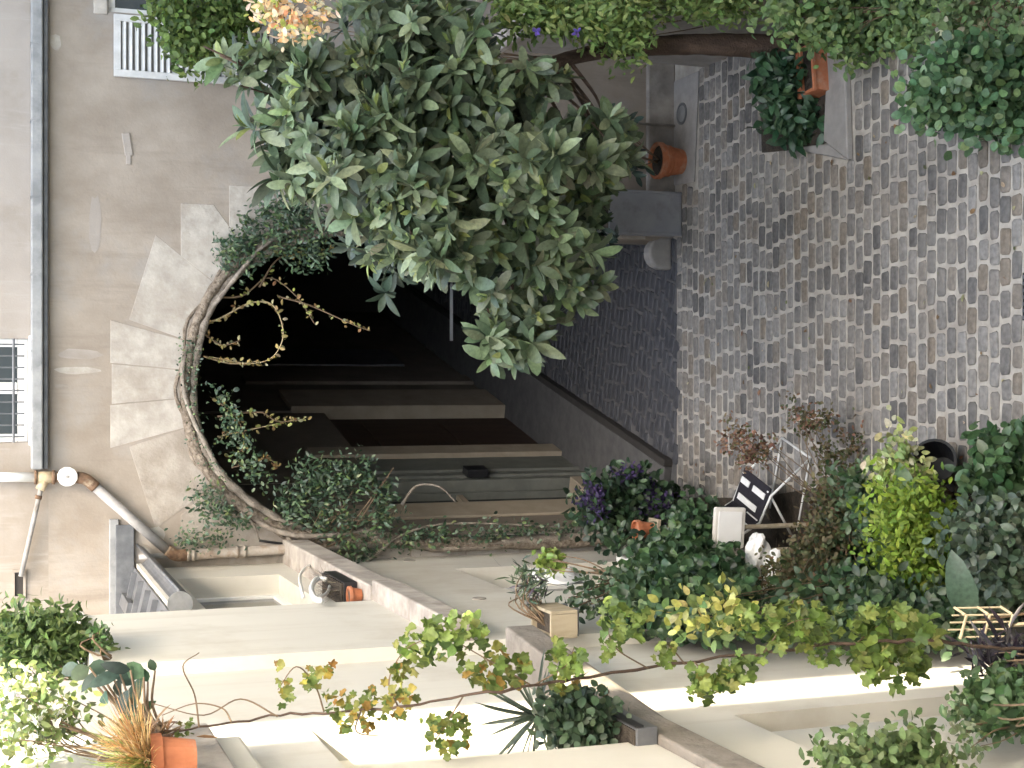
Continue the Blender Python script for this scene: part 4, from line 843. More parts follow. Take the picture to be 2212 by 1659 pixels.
for pl2, k2, cl2 in (([(1560, 1000), (1555, 920), (1600, 895), (1625, 900), (1620, 930), (1660, 935), (1690, 960), (1660, 1000), (1620, 1010)], 46, BR), ([(1700, 930), (1690, 850), (1710, 840), (1735, 880), (1790, 880), (1830, 910), (1880, 960), (1860, 990), (1800, 930), (1750, 940)], 44, OL + BR), ([(1740, 960), (1800, 950), (1860, 1000), (1860, 1060), (1790, 1050), (1740, 1030)], 34, OL)):
    o_, c_ = bush(br, pl2, 9.8, .10, 'oval', (.024, .045), k2, 10, cl2, rad=.045, soft=25, stems=6, base=PZ(1860, 1130), mat='leaf_soft', sr=.006); o_['kind'] = 'stuff'
plant('mid_green_shrub', 'green shrub with grey-green leaves between brown shrub and lime shrub', 'shrub', [(1800, 1030), (1830, 1000), (1880, 1010), (1890, 1070), (1890, 1150), (1850, 1160), (1820, 1100)], 8.6, .15, 'oval', (.04, .075), 70, 7, [(.06, .11, .05, 3), (.09, .15, .07, 2), (.14, .18, .11, 1)], PZ(1920, 1110), rad=.06, soft=40, stems=8)
plant('lime_shrub', 'fluffy lime-green shrub in the sun of the flower bed', 'shrub', [(1880, 1070), (1900, 1035), (1960, 1040), (2030, 1070), (2070, 1090), (2060, 1160), (2050, 1230), (2060, 1270), (2000, 1300), (1960, 1290), (1930, 1250), (1880, 1230), (1870, 1190), (1900, 1150)], 8.0, .28, 'fern', (.04, .075), 330, 10, [(.22, .32, .04, 3), (.30, .40, .06, 2), (.14, .22, .03, 2)], PZ(2060, 1140), rad=.085, soft=40, stems=12, mat='leaf_soft')
plant('variegated_plant', 'cream variegated plant leaning over the cobbles beside the lime shrub', 'plant', [(1880, 1040), (1885, 985), (1930, 960), (1945, 880), (1960, 890), (1960, 950), (2000, 990), (2010, 1020), (2050, 1060), (1990, 1070), (1930, 1050)], 8.3, .12, 'oval', (.05, .085), 50, 6, [(.50, .52, .25, 3), (.36, .42, .14, 2), (.16, .24, .06, 2), (.6, .6, .4, 1)], PZ(2060, 1070), rad=.05, soft=25, stems=8)
plant('glossy_plant', 'upright plant of glossy dark leaves at the near end of the bed', 'plant', [(2085, 1040), (2110, 1000), (2115, 930), (2150, 920), (2170, 950), (2240, 910), (2240, 1090), (2150, 1080), (2110, 1070)], 7.6, .2, 'oval', (.07, .12), 90, 8, [(.045, .10, .04, 3), (.075, .14, .055, 2), (.11, .17, .08, 1)], PZ(2240, 1040), rad=.06, soft=40, stems=8)
plant('grey_leaf_shrub', 'grey-green shrub with narrow leaves crowding the bed near the trellis', 'shrub', [(2050, 1130), (2080, 1080), (2150, 1090), (2240, 1080), (2240, 1330), (2190, 1330), (2120, 1310), (2090, 1260), (2050, 1220)], 7.4, .28, 'oval', (.055, .09), 300, 8, [(.075, .115, .075, 3), (.11, .15, .10, 3), (.05, .085, .05, 2), (.15, .19, .13, .8)], PZ(2240, 1180), rad=.07, soft=50, stems=8)
plant('under_foliage', 'dark green foliage below the lime shrub along the cream wall', 'foliage', [(1880, 1240), (1960, 1300), (2080, 1290), (2110, 1330), (2080, 1390), (1960, 1385), (1860, 1380), (1850, 1300)], 8.0, .2, 'oval', (.05, .085), 260, 7, [(.02, .045, .02, 3), (.035, .07, .03, 3), (.06, .10, .04, 1)], Vector((-1.2, 7.9, .02)), rad=.08, soft=40, stems=4)
cl = thing('canna', 'large paddle-shaped green leaves standing among the bed shrubs', 'plant', tuple(PZ(2060, 1200)))
for (x, y, Yp, sz, tilt, cb_) in ((2078, 1278, 6.8, .40, (.55, -.1, .25), (.06, .11, .075)), (1800, 1160, 9.1, .46, (-.1, -.25, .45), (.10, .14, .125)), (1915, 1210, 8.0, .36, (.5, -.2, .3), (.07, .13, .05)), (1800, 1130, 9.15, .34, (.3, -.2, .4), (.12, .155, .14)), (1960, 1075, 8.0, .4, (.6, -.1, .25), (.09, .17, .06))):
    e = place(x, y, Yp); t_ = Vector(tilt).normalized()
    leaf_mesh('leaf', 'big', np.array([tuple(e - t_ * sz * .5)]), np.array([tuple(t_)]), np.array([[0, -.8, .6]]), np.array([sz]), np.array([cb_]), M['leaf'], cl)
    gz_ = e - t_ * sz * .5; MB().tube(spline([(gz_.x + .04, gz_.y + .05, .01), ((gz_.x + .03), gz_.y + .03, gz_.z * .5), gz_], 4), (.012, .007), 6).build('stalk', M['leaf_soft'] if False else M['twig'], cl, True)
bp2 = thing('black_pot', 'black plastic tub lying tilted at the bed edge', 'tub', tuple(PZ(2085, 1010)))
c = PZ(2085, 1015); q = MB().lathe((0, 0, 0), [(.10, 0), (.15, .24), (.165, .245), (.165, .265), (.145, .265), (.10, .03)], 22); Rt = Matrix.Rotation(R(38), 4, 'X') @ Matrix.Rotation(R(20), 4, 'Y')
q.v = [tuple(Rt @ Vector(v) + Vector((c.x - .02, c.y + .12, .10))) for v in q.v]; q.build('body', M['black'], bp2)
# wire trellis / crate
tl = thing('trellis_box', 'small pale slatted crate against the cream wall near the purple plant', 'crate', tuple(PX(2130, 1350, -1.3)))
c = PX(2128, 1352, -1.28); ux, uy, uz = Vector((.0, .03, .125)), Vector((.062, -.025, .0)), Vector((.025, .09, 0))
for k in (-1, -.33, .33, 1):
    MB().obox(c + uy * k, ux * 1.0, uy.normalized() * .0035, uz.normalized() * .0035).build('slat', M['wood_dark'], tl); MB().obox(c + uy * k + uz, ux * 1.0, uy.normalized() * .0035, uz.normalized() * .0035).build('slat', M['wood_dark'], tl)
for k in (-1, 0, 1):
    MB().obox(c + ux * k - uz.normalized() * .012, uy * 1.05, ux.normalized() * .004, uz.normalized() * .006).build('rail', M['wood_dark'], tl); MB().obox(c + ux * k + uy * 1.06 + uz / 2, uz / 2, ux.normalized() * .004, uy.normalized() * .005).build('rail', M['wood_dark'], tl)
MB().tube([c - ux, (c.x, c.y, .01)], .012, 6).build('post', M['wood_dark'], tl)
# drain grate at the near edge of the yard
c = PZ(2225, 640); gr = thing('drain_grate', 'black iron drain grate set in the cobbles', 'drain grate', (c.x, c.y, .012))
MB().box(c.x - .16, c.x + .16, c.y - .16, c.y + .05, .004, .022).build('frame', M['black'], gr, bevel=.004)
for k in range(7): MB().box(c.x - .15 + k * .045, c.x - .128 + k * .045, c.y - .15, c.y + .04, .023, .030).build('bar', M['zinc_dark'], gr)

# ================================================================== DECKCHAIR, CUSHION, BAG
ch = thing('deck_chair', 'black and white striped reclining garden chair with white tubular frame', 'chair', tuple(PZ(1690, 1050)))
o0 = PZ(1705, 1075); e1 = Vector((.90, -.30, 0)).normalized(); e2 = Vector((.30, .90, 0)).normalized()
def cpt(a, b, z): return o0 + e1 * a + e2 * b + Vector((0, 0, z))
fr_ = .011
for b in (-.24, .24):
    MB().tube([cpt(.46, b, .02), cpt(.12, b, .34), cpt(-.12, b, .40)], fr_, 8).build('rail', M['white'], ch, True)
    MB().tube([cpt(-.12, b, .40), cpt(-.38, b, .80)], fr_, 8).build('back_rail', M['white'], ch, True)
    MB().tube([cpt(.16, b * .9, .36), cpt(-.30, b * .9, .02)], fr_, 8).build('leg', M['white'], ch, True)
    MB().tube([cpt(.44, b, .025), cpt(-.20, b, .022)], fr_ * .8, 8).build('foot_bar', M['white'], ch, True)
MB().tube([cpt(.46, -.24, .02), cpt(.46, .24, .02)], fr_, 8).build('cross_bar', M['white'], ch, True); MB().tube([cpt(-.38, -.24, .80), cpt(-.38, .24, .80)], fr_, 8).build('cross_bar', M['white'], ch, True)
MB().obox(cpt(.02, 0, .37), e1 * .17 + Vector((0, 0, -.03)), e2 * .23, (0.01, 0, .012)).build('seat', M['black_cloth'], ch, bevel=.008); MB().obox(cpt(-.25, 0, .60), e1 * -.13 + Vector((0, 0, .19)), e2 * .23, e1 * .012).build('backrest', M['black_cloth'], ch, bevel=.008)
for a_, b0, hl in ((.10, -.10, .10), (.10, .14, .07), (-.04, .02, .16), (-.13, -.12, .09)):
    MB().obox(cpt(a_, b0, .386 - .176 * (a_ - .02)), e1 * .026 + Vector((0, 0, -.0046)), e2 * hl, (0.001, 0, .006)).build('stripe', M['white_cloth'], ch)
for h_, b0, hl in ((-.5, -.05, .15), (.1, .06, .13), (.65, -.02, .17)):
    MB().obox(cpt(-.236 - .13 * h_, b0, .606 + .19 * h_), e1 * -.018 + Vector((0, 0, .026)), e2 * hl, e1 * .006 + Vector((0, 0, .003))).build('stripe', M['white_cloth'], ch)
c = place(1574, 1140, 10.4); cu = thing('white_tray', 'upright white plastic tray with rounded corners among the ivy', 'tray', (c.x, c.y, .2))
MB().obox(c, (.17, -.02, 0), (0, .018, .004), (.004, .03, .125)).build('panel', M['stone_white'], cu, bevel=.016, seg=3); MB().obox(c - Vector((0, .02, 0)), (.135, -.016, 0), (0, .004, .001), (.003, .024, .095)).build('inset', M['white_plastic'], cu, bevel=.006)
MB().tube([(c.x, c.y, .01), (c.x, c.y, c.z - .1)], .02, 8).build('stake', M['wood_old'], cu)
def crumple(name, centre, s, mat, parent, seed):
    r = random.Random(seed); bm = bmesh.new(); bmesh.ops.create_icosphere(bm, subdivisions=3, radius=1)
    for v in bm.verts:
        k = 1 + .22 * math.sin(3 * v.co.x + seed) * math.cos(3.5 * v.co.y) + .12 * math.sin(5 * v.co.z + 3 * v.co.x) + r.uniform(-.07, .07); v.co = Vector((v.co.x * s[0] * k, v.co.y * s[1] * k, v.co.z * s[2] * k)) + centre
    me = bpy.data.meshes.new(name); bm.to_mesh(me); bm.free(); me.materials.append(mat); o = bpy.data.objects.new(name, me); col.objects.link(o); return adopt(o, parent)
for (x, y, s_, lab) in ((1635, 1192, (.15, .10, .09), 'crumpled white plastic bag wedged beside the striped chair'), (1672, 1235, (.17, .09, .08), 'torn white plastic sheet under the brown shrub')):
    c = place(x, y, 9.7 if y < 1200 else 9.4); bgx = crumple('plastic_bag', c, s_, M['white_plastic'], None, x); tag(bgx, lab, 'bag')
    po = thing('garden_post', 'grey wooden post holding up ' + ('the white bag' if y < 1200 else 'the torn sheet'), 'post', (c.x, c.y + .03, 0)); MB().tube([(c.x, c.y + .03, .0), (c.x, c.y + .02, c.z - .04)], .022, 8, wob=.2).build('shaft', M['wood_old'], po); MB().tube([(c.x, c.y + .02, c.z - .04), (c.x, c.y + .02, c.z - .025)], .03, 8).build('cap', M['wood_old'], po)

# ================================================================== THINGS ON THE CREAM BUILDING
def on_x(x, y, X): return PX(x, y, X)
# window ledge of the far bay: black seed tray, orange pot, white hose
c = PX(740, 1275, XS1 + .08); ty = c.y
tz = 3.985
ty0, ty1 = PX(790, 1290, XS1 + .1).y, PX(700, 1262, XS1 + .1).y
st_ = thing('seed_tray', 'black seed tray of dead plants on the far ledge', 'tray', (XS1 + .1, (ty0 + ty1) / 2, tz))
MB().box(XS1 + .02, XS1 + .20, ty0 + .1, ty1, tz, tz + .10).build('tray_body', M['black'], st_, bevel=.006); MB().box(XS1 + .03, XS1 + .19, ty0 + .11, ty1 - .01, tz + .09, tz + .115).build('soil', M['soil'], st_)
n = 90; pz = np.column_stack([rng.uniform(XS1 + .04, XS1 + .19, n), rng.uniform(ty0 + .12, ty1, n), np.full(n, tz + .11)])
leaf_mesh('dead_stems', 'blade', pz, rng.normal(0, .5, (n, 3)) + [0, 0, 1], rng.normal(0, 1, (n, 3)), rng.uniform(.06, .16, n), palette([(.10, .08, .07, 2), (.05, .05, .05, 2), (.2, .17, .13, 1)], n), M['leaf_soft'], st_)['kind'] = 'stuff'
op = thing('orange_pot', 'small orange clay pot at the end of the far ledge', 'pot', (XS1 + .12, ty0 - .02, tz))
MB().lathe((XS1 + .12, ty0 - .02, tz + .002), [(.045, 0), (.06, .07), (.07, .072), (.07, .095), (.055, .095), (.05, .07)], 18).build('body', M['terracotta'], op); MB().lathe((XS1 + .12, ty0 - .02, tz + .075), [(.05, 0), (.048, .01)], 14).build('soil', M['soil'], op)
hs = thing('hose_loop', 'white looped hose hung at the far window', 'hose', tuple(PX(690, 1260, XS1 + .1)))
hx = XS1 + .12
MB().tube(spline([PX(655, 1290, hx), PX(648, 1245, hx), PX(668, 1222, hx), PX(700, 1215, hx), PX(713, 1240, hx), PX(710, 1275, hx), PX(690, 1293, hx)], 7), .013, 8).build('hose', M['white_plastic'], hs, True)
MB().tube(spline([PX(705, 1252, hx + .05), PX(685, 1250, hx + .05), PX(673, 1270, hx + .05), PX(680, 1292, hx + .05), PX(695, 1298, hx + .05)], 7), .02, 8).build('hose', M['white'], hs, True)
# ground floor: white sheet in the far window, wooden planter with a twiggy plant
c = PX(1210, 1245, XS1 + .03); ws = crumple('white_sheet', PX(1205, 1243, XS1 + .07), (.06, .34, .20), M['white_cloth'], None, 5); tag(ws, 'bunched white sheet hanging in the ground-floor window', 'sheet')
py1 = PX(1135, 1322, -1.40).y; py0 = py1 - .33; wz = 3.20; wx0, wx1 = XS2 + .003, XS2 + .17
wpl = thing('wooden_planter', 'pale wooden planter bracketed to the wall beyond the concrete ledge', 'planter', (wx0, py0 + .3, wz))
for k in range(3):
    yy = py0 + .11 * k; MB().box(wx1 - .02, wx1, yy, yy + .105, wz, wz + .17).build('plank', M['wood'], wpl, bevel=.003); MB().box(wx0, wx0 + .02, yy, yy + .105, wz, wz + .17).build('plank', M['wood'], wpl, bevel=.003)
for yy in (py0, py0 + .31): MB().box(wx0 + .021, wx1 - .021, yy, yy + .02, wz, wz + .17).build('plank', M['wood'], wpl)
MB().box(wx0 + .021, wx1 - .021, py0 + .021, py0 + .309, wz + .005, wz + .14).build('soil', M['soil'], wpl)
for yy in (py0 + .05, py0 + .24): MB().box(wx0, wx1, yy, yy + .03, wz - .03, wz - .001).build('bracket', M['zinc_dark'], wpl)
bz = Vector(((wx0 + wx1) / 2, py0 + .2, wz + .14))
plant('twiggy_plant', 'sparse twiggy plant with small dark leaves in the wooden planter', 'plant', [(1105, 1240), (1120, 1205), (1150, 1225), (1180, 1250), (1175, 1310), (1155, 1320), (1125, 1290)], py0 + .35, .12, 'lance', (.05, .10), 34, 6, [(.05, .085, .05, 2), (.08, .12, .06, 2), (.06, .05, .06, 1)], bz, rad=.035, soft=25, stems=12, xmin=-9)
plant('fresh_shoot', 'bright green leafy shoot in front of the white sheet', 'plant', [(1165, 1205), (1185, 1180), (1215, 1190), (1222, 1225), (1200, 1240), (1170, 1235)], 10.3, .08, 'ivy', (.05, .08), 14, 6, [(.18, .26, .06, 2), (.26, .33, .08, 1)], place(1330, 1240, 10.2), rad=.035, soft=25, stems=5, xmin=-9)
plant('bare_shrub', 'bare branching shrub climbing in front of the ground-floor wall', 'shrub', [(1190, 1300), (1230, 1230), (1290, 1210), (1330, 1215), (1400, 1260), (1380, 1330), (1280, 1350), (1210, 1340)], 9.9, .2, 'oval', (.035, .065), 70, 5, [(.04, .075, .035, 3), (.06, .10, .05, 2)], place(1450, 1230, 10.0), rad=.05, soft=40, stems=20, sr=.012)

# spiky agave and succulents in a planter on the near ledge
lx = -1.50
ag_c = PX(1165, 1545, lx); agz = LT + .003
pl_ = thing('balcony_planter', 'dark metal planter trough on the near concrete ledge', 'planter', (lx, ag_c.y - .3, agz))
ya, yb2 = ag_c.y - .55, ag_c.y + .10
MB().box(-1.59, -1.455, ya, yb2, agz, agz + .10).build('trough', M['zinc_dark'], pl_, bevel=.006); MB().box(-1.58, -1.465, ya + .01, yb2 - .01, agz + .09, agz + .106).build('soil', M['soil'], pl_)
MB().box(-1.4535, -1.444, ya, yb2, agz + .065, agz + .108).build('rim', M['black'], pl_, bevel=.003)
ag = thing('agave', 'spiky grey-green agave rosette in the ledge planter', 'plant', (ag_c.x, ag_c.y, agz + .14))
hc = Vector((ag_c.x, ag_c.y, ag_c.z)); hc.z = max(hc.z, agz + .13)
MB().tube(spline([(hc.x, hc.y, agz + .13), ((hc.x) + .01, hc.y, (agz + hc.z) / 2), hc], 4), (.035, .028), 8, wob=.3).build('stem', M['twig'], ag, True)
n = 46; axs = rng.normal(0, 1, (n, 3)) + [.25, -.15, .25]
for i in range(n): leaf_mesh('leaf', 'spike', np.array([tuple(hc)]), axs[i:i + 1], np.array([[0, -.3, 1.]]), rng.uniform(.20, .33, 1), palette([(.06, .082, .058, 2), (.085, .11, .08, 2), (.045, .062, .045, 1)], 1), M['leaf'], ag)
plant('trailing_sedum', 'grey-green trailing plant beside the agave in the planter', 'plant', [(1170, 1510), (1200, 1490), (1280, 1485), (1320, 1520), (1330, 1580), (1300, 1620), (1210, 1620), (1175, 1580)], ag_c.y - .25, .12, 'round', (.03, .055), 110, 8, [(.06, .10, .055, 3), (.09, .13, .08, 2), (.04, .07, .04, 1)], Vector((lx, ag_c.y - .3, agz + .11)), rad=.04, soft=30, stems=5, xmin=-1.55)
c = PX(1312, 1525, -1.46); sk = thing('rusty_pin', 'short rusty iron pin sticking out of the wall above the ledge', 'pin', (XS3, c.y, c.z)); MB().tube([(XS3 - .02, c.y, c.z), (-1.40, c.y, c.z + .01)], .014, 8).build('shaft', M['rust'], sk); MB().tube([(-1.40, c.y, c.z + .01), (-1.388, c.y, c.z + .01)], .02, 8).build('head', M['rust'], sk)

# grape vine on a wire in front of the near bay
gv = thing('grape_vine', 'sunlit grape vine with yellowing leaves trained along the cream wall', 'vine', tuple(PY(2060, 1400, 5.35)))
VY = 5.6
stem = [(2260, 1405), (2120, 1395), (1990, 1385), (1840, 1391), (1700, 1403), (1560, 1421), (1400, 1444), (1250, 1467), (1150, 1482), (1000, 1505), (860, 1527), (700, 1538), (560, 1552), (430, 1571), (330, 1590)]
VYs = [VY - .12 * math.sin(i * .9) for i in range(len(stem))]
sp = spline([PY(x, y, yy) for (x, y), yy in zip(stem, VYs)], 6)
MB().tube([p_ + Vector((rnd.gauss(0, .004), rnd.gauss(0, .01), 0)) for p_ in sp], (.009, .004), 7, wob=.35).build('stem', M['bark'], gv, True)
shoots = [[(430, 1570), (420, 1500), (395, 1440), (430, 1410)], [(600, 1548), (520, 1510), (440, 1545), (330, 1520)], [(700, 1538), (680, 1480), (640, 1440), (600, 1490)], [(860, 1527), (840, 1470), (880, 1400), (960, 1370)], [(1000, 1505), (960, 1570), (940, 1600)], [(1150, 1482), (1080, 1440), (1010, 1400), (930, 1350)], [(1150, 1482), (1220, 1440), (1240, 1400)],
          [(1500, 1430), (1560, 1490), (1620, 1460)], [(1650, 1410), (1700, 1350), (1780, 1330)], [(1850, 1390), (1900, 1350), (1960, 1340)], [(1860, 1392), (1920, 1430), (1960, 1460)], [(500, 1560), (480, 1530), (420, 1520), (350, 1545)], [(1400, 1444), (1330, 1400), (1310, 1350)], [(1480, 1435), (1440, 1390), (1420, 1400)], [(780, 1532), (770, 1580), (820, 1590)]]
for s_ in shoots: MB().tube(spline([PY(x, y, VY + rnd.uniform(-.08, .08)) for x, y in s_], 6), (.004, .002), 5).build('shoot', M['twig'], gv, True)
YEL = [(.36, .28, .06, 2), (.30, .17, .04, .8), (.24, .25, .06, 2), (.14, .19, .05, 2.5)]
GRN = [(.13, .19, .04, 3), (.18, .25, .06, 2), (.085, .135, .035, 2), (.27, .30, .08, .6)]
MIX = [(.11, .15, .035, 3), (.21, .21, .05, 2), (.28, .18, .04, .8)]
vl = [([(590, 1430), (600, 1520), (640, 1490), (660, 1440), (720, 1420), (700, 1470), (660, 1500)], 16, YEL, .07), ([(690, 1540), (700, 1490), (760, 1500), (830, 1480), (900, 1490), (880, 1540), (800, 1570), (740, 1575)], 42, YEL + MIX, .07), ([(850, 1410), (880, 1360), (950, 1340), (1010, 1320), (1045, 1350), (1030, 1400), (960, 1430), (890, 1425)], 40, GRN, .10),
      ([(830, 1440), (850, 1480), (900, 1440), (890, 1425)], 8, MIX, .08), ([(900, 1560), (930, 1545), (1010, 1550), (1000, 1600), (960, 1645), (920, 1600)], 22, GRN + MIX, .08), ([(985, 1440), (1000, 1480), (1060, 1490), (1130, 1470), (1150, 1420), (1080, 1400)], 30, MIX, .09), ([(1170, 1390), (1190, 1460), (1230, 1480), (1260, 1430), (1250, 1385)], 16, GRN, .10), ([(1200, 1470), (1180, 1495), (1250, 1490)], 6, MIX, .08),
      ([(1285, 1380), (1300, 1420), (1335, 1400), (1330, 1370)], 6, GRN, .08), ([(1285, 1310), (1330, 1300), (1400, 1330), (1390, 1380), (1310, 1370)], 16, GRN, .10), ([(1410, 1400), (1425, 1440), (1465, 1420), (1460, 1395)], 7, GRN, .08), ([(1475, 1450), (1485, 1505), (1540, 1510), (1590, 1480), (1640, 1430), (1650, 1400), (1590, 1420), (1540, 1450)], 40, GRN, .10),
      ([(1560, 1330), (1600, 1380), (1640, 1390), (1640, 1340), (1600, 1300)], 14, GRN, .10), ([(1640, 1330), (1690, 1300), (1760, 1300), (1830, 1310), (1810, 1370), (1730, 1400), (1650, 1390)], 40, GRN, .11), ([(1830, 1340), (1880, 1310), (1960, 1320), (2010, 1340), (2025, 1380), (1990, 1430), (2000, 1460), (1930, 1480), (1880, 1475), (1830, 1430)], 74, GRN, .125), ([(1740, 1400), (1760, 1440), (1800, 1430), (1830, 1400)], 8, GRN, .08), ([(380, 1560), (390, 1590), (420, 1585), (410, 1555)], 4, MIX, .05)]
nl = 0; vproto = []
for poly, k, pal, sz in vl:
    k = int(k * 2.5); sz *= .62
    q_ = sample(poly, k); cs = palette(pal, k, .12)
    for i in range(k):
        p_ = PY(q_[i, 0], q_[i, 1], VY + rng.normal(0, .10)); nl += 1
        leaf_mesh('leaf', ('vine', 'vine_b', 'vine_c', 'vine')[nl % 4], np.array([tuple(p_)]), np.array([[rng.normal(0, .6), rng.normal(0, .5) - .3, rng.normal(-.5, .5)]]), np.array([[.25 + rng.normal(0, .75), -.6 + rng.normal(0, .4), .5 + rng.normal(0, .45)]]), np.array([sz * rng.uniform(.65, 1.15)]), cs[i:i + 1], M['leaf_soft'], gv)

# upper terrace: shrub on the pier, shrub with sunlit patches as white flecks, kale, grasses in a clay pot
zt5 = l5.z
plant('terrace_shrub', 'dense green shrub on top of the cream pier', 'shrub', [(-20, 1345), (10, 1325), (70, 1320), (110, 1310), (170, 1325), (190, 1360), (225, 1380), (260, 1415), (250, 1440), (120, 1445), (-20, 1450)], 8.6, .3, 'fern', (.04, .075), 330, 10, [(.10, .16, .045, 3), (.14, .20, .06, 2), (.065, .11, .035, 2)], Vector((-1.75, 8.6, 5.95)), rad=.06, soft=40, stems=8, mat='leaf_soft', xmin=-1.95)
plant('trailing_sprig', 'small trailing sprig beside the terrace shrub', 'plant', [(205, 1355), (215, 1400), (228, 1395), (226, 1350)], 8.2, .05, 'oval', (.03, .05), 10, 5, MG, PY(240, 1420, 8.2), rad=.02, soft=20, stems=4, xmin=-9)
plant('airy_shrub', 'airy shrub on the terrace, sunlit patches put in as small white flecks', 'shrub', [(-20, 1450), (50, 1440), (110, 1470), (180, 1500), (190, 1560), (120, 1620), (40, 1640), (-20, 1650)], 6.3, .25, 'oval', (.03, .05), 150, 5, [(.16, .22, .07, 3), (.24, .29, .10, 2), (.12, .15, .06, 1)], Vector((-1.6, 6.2, zt5)), rad=.05, soft=40, stems=16, mat='leaf_soft', xmin=-1.75, sr=.005)
wfs = [o for o in col.objects if o.name.startswith('airy_shrub')][0]
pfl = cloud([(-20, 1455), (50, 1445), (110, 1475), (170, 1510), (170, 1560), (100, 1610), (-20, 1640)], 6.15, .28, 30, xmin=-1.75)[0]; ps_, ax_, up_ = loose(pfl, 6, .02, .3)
leaf_mesh('sun_flecks', 'petal', ps_, ax_, up_, rng.uniform(.022, .038, len(ps_)), palette([(.8, .8, .74, 3), (.8, .76, .62, 1)], len(ps_), .05), M['petal'], wfs)['kind'] = 'stuff'  # white petals stand in for sunlit patches on the shrub
kl = thing('kale_plant', 'tall plant of big blue-green leaves on the terrace', 'plant', (-1.5, 6.3, zt5))
for (x, y, sz, tl_) in ((250, 1455, .20, (.35, -.2, .5)), (305, 1450, .10, (.5, 0, .3)), (325, 1430, .08, (.6, 0, .3)), (290, 1480, .26, (.75, -.1, -.15)), (235, 1440, .18, (.2, -.2, .7)), (210, 1470, .20, (-.1, -.3, .6)), (245, 1490, .22, (.3, -.5, .2)), (320, 1520, .19, (.55, -.1, -.55)), (180, 1480, .16, (-.4, -.2, .5)), (160, 1460, .13, (-.3, 0, .6)), (260, 1510, .2, (.5, -.5, 0)), (215, 1505, .2, (0, -.7, .2)), (140, 1450, .12, (-.2, 0, .7)), (200, 1440, .12, (.1, 0, .7)), (280, 1440, .14, (.5, .1, .6))):
    e = PY(x, y, 5.9 + rnd.uniform(-.1, .1)); t_ = Vector(tl_).normalized()
    leaf_mesh('leaf', 'big' if sz > .15 else 'round', np.array([tuple(e - t_ * sz * .5)]), np.array([tuple(t_)]), np.array([[.2, -.8, .6]]), np.array([sz * .62]), palette([(.035, .07, .052, 2), (.045, .09, .04, 2), (.06, .095, .07, 1)], 1), M['leaf_soft'], kl)
    b_ = e - t_ * sz * .5; MB().tube(spline([Vector((-1.45, 5.95, zt5 + .02)), (Vector((-1.45, 5.95, zt5 + .1)) + b_) / 2, b_], 4), (.008, .004), 5).build('stalk', M['twig'], kl, True)
gp0 = PY(262, 1648, 5.35); gp = thing('grass_pot', 'terracotta pot at the terrace edge holding ornamental grass', 'pot', (gp0.x, gp0.y, zt5))
gy = 5.35; gxp = gp0.x; pr = .085
MB().lathe((gxp, gy, zt5 + .002), [(.062, 0), (.082, .12), (.095, .122), (.095, .165), (.078, .165), (.072, .13)], 24).build('body', M['terracotta'], gp); MB().lathe((gxp, gy, zt5 + .135), [(.074, 0), (.07, .01)], 16).build('soil', M['soil'], gp)
og = thing('ornamental_grass', 'tan and green fountain grass fanning out of the terrace pot', 'grass', (gxp, gy, zt5 + .14))
n = 620; b0 = np.column_stack([gxp + rng.normal(0, .02, n), gy + rng.normal(0, .02, n), np.full(n, zt5 + .14)])
axg = np.column_stack([rng.normal(.18, .42, n), rng.normal(-.1, .42, n), rng.uniform(.55, 1.1, n)])
leaf_mesh('blades', 'blade', b0, axg, rng.normal(0, .4, (n, 3)) + [0, 0, 1], rng.uniform(.14, .27, n), np.where((axg[:, 0] > .15)[:, None], palette([(.50, .30, .13, 3), (.55, .40, .20, 2)], n), palette([(.30, .32, .10, 3), (.40, .36, .14, 2), (.20, .26, .07, 2)], n)), M['leaf_soft'], og)['kind'] = 'stuff'
plant('dry_clump', 'dry brown clump of stems on the terrace slab', 'plant', [(295, 1600), (310, 1585), (350, 1590), (368, 1610), (365, 1640), (320, 1640)], 5.75, .08, 'lance', (.05, .09), 50, 7, [(.20, .12, .06, 3), (.12, .07, .04, 2), (.3, .2, .1, 1)], Vector((-1.45, 5.75, zt5)), rad=.03, soft=20, stems=6, xmin=-1.6)
plant('dark_sprig', 'small dark rosette plant beside the grass pot', 'plant', [(262, 1560), (275, 1550), (300, 1565), (300, 1600), (275, 1600)], 5.6, .06, 'oval', (.03, .05), 22, 6, MG, PY(300, 1625, 5.6), rad=.02, soft=20, stems=4, xmin=-1.6)

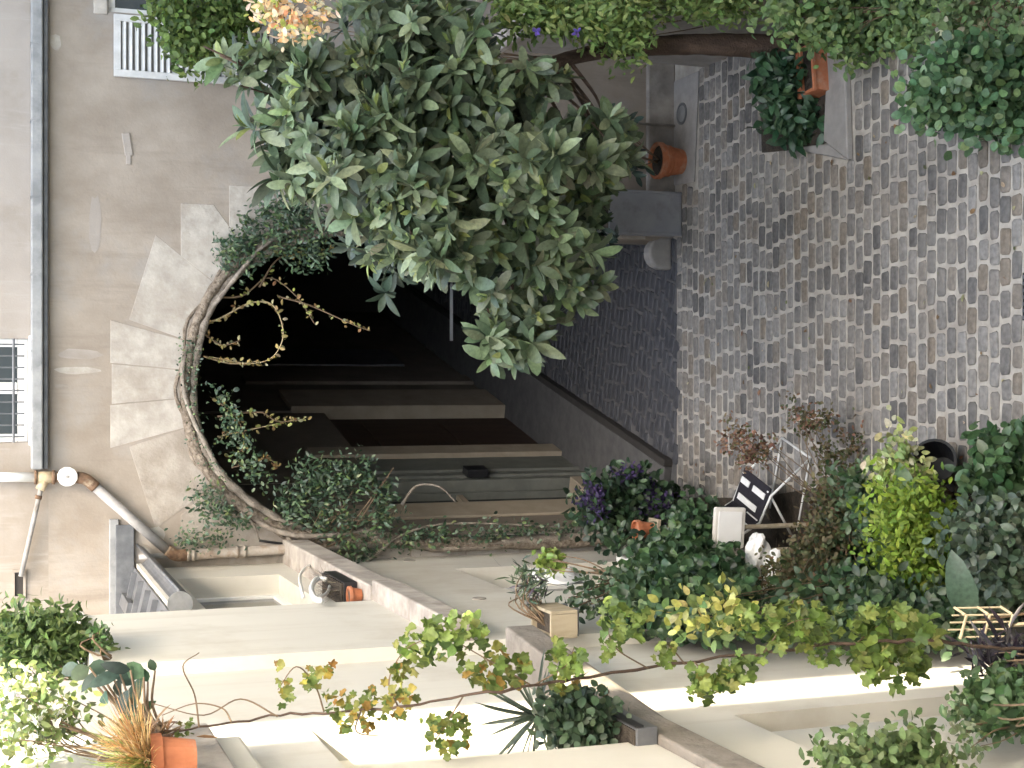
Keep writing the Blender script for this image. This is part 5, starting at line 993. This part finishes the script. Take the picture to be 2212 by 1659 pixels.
# plants at the near edge: dark purple plant, green bush, trailing plant
plant('purple_leaf_plant', 'almost black purple-leaved plant against the cream wall', 'plant', [(2105, 1400), (2130, 1395), (2240, 1380), (2240, 1480), (2180, 1480), (2130, 1470), (2115, 1440)], 6.1, .15, 'lance', (.09, .16), 60, 5, [(.012, .009, .014, 3), (.02, .013, .023, 2), (.035, .028, .04, 1)], PX(2300, 1430, -1.3), rad=.05, soft=30, stems=10, xmin=-1.45)
plant('wall_bush', 'rounded green bush beneath the purple-leaved plant', 'bush', [(2085, 1530), (2100, 1495), (2140, 1475), (2190, 1465), (2240, 1450), (2240, 1570), (2150, 1565), (2100, 1555)], 5.9, .2, 'oval', (.045, .075), 190, 8, [(.05, .10, .04, 3), (.08, .145, .06, 3), (.12, .19, .07, 1)], PX(2320, 1530, -1.3), rad=.05, soft=40, stems=6, xmin=-1.45)
plant('trailing_plant', 'loose green trailing plant at the foot of the near doorway', 'plant', [(1765, 1640), (1800, 1590), (1850, 1610), (1880, 1575), (1940, 1600), (1990, 1560), (2000, 1610), (2060, 1640), (2060, 1700), (1760, 1700)], 4.6, .16, 'oval', (.03, .055), 190, 8, [(.13, .19, .07, 3), (.18, .24, .10, 2), (.09, .14, .05, 2)], PY(1900, 1760, 4.6), rad=.045, soft=35, stems=14, mat='leaf_soft', xmin=-1.5)
plant('young_sprigs', 'few thin sprigs rising before the near cream doorway', 'plant', [(2050, 1560), (2060, 1500), (2090, 1470), (2110, 1500), (2090, 1560), (2130, 1600), (2120, 1640), (2080, 1640)], 5.2, .08, 'oval', (.025, .045), 26, 4, [(.12, .17, .08, 2), (.16, .2, .1, 1)], PY(2250, 1560, 5.2), rad=.03, soft=25, stems=7, xmin=-1.5, sr=.004)

# dry leaves and petals fallen on the cobbles
n = 70; lp = np.column_stack([rng.uniform(-1.0, 2.0, n), rng.uniform(7.9, 12.9, n), np.full(n, .017)])
fl_o = leaf_mesh('fallen_leaves', 'oval', lp, np.column_stack([rng.normal(0, 1, n), rng.normal(0, 1, n), rng.normal(0, .1, n)]), rng.normal(0, .2, (n, 3)) + [0, 0, 1], rng.uniform(.025, .06, n), palette([(.40, .34, .22, 2), (.22, .13, .07, 2), (.16, .18, .07, 1)], n), M['leaf_soft']); tag(fl_o, 'scattered dry leaves lying on the cobbles', 'leaves', kind='stuff')
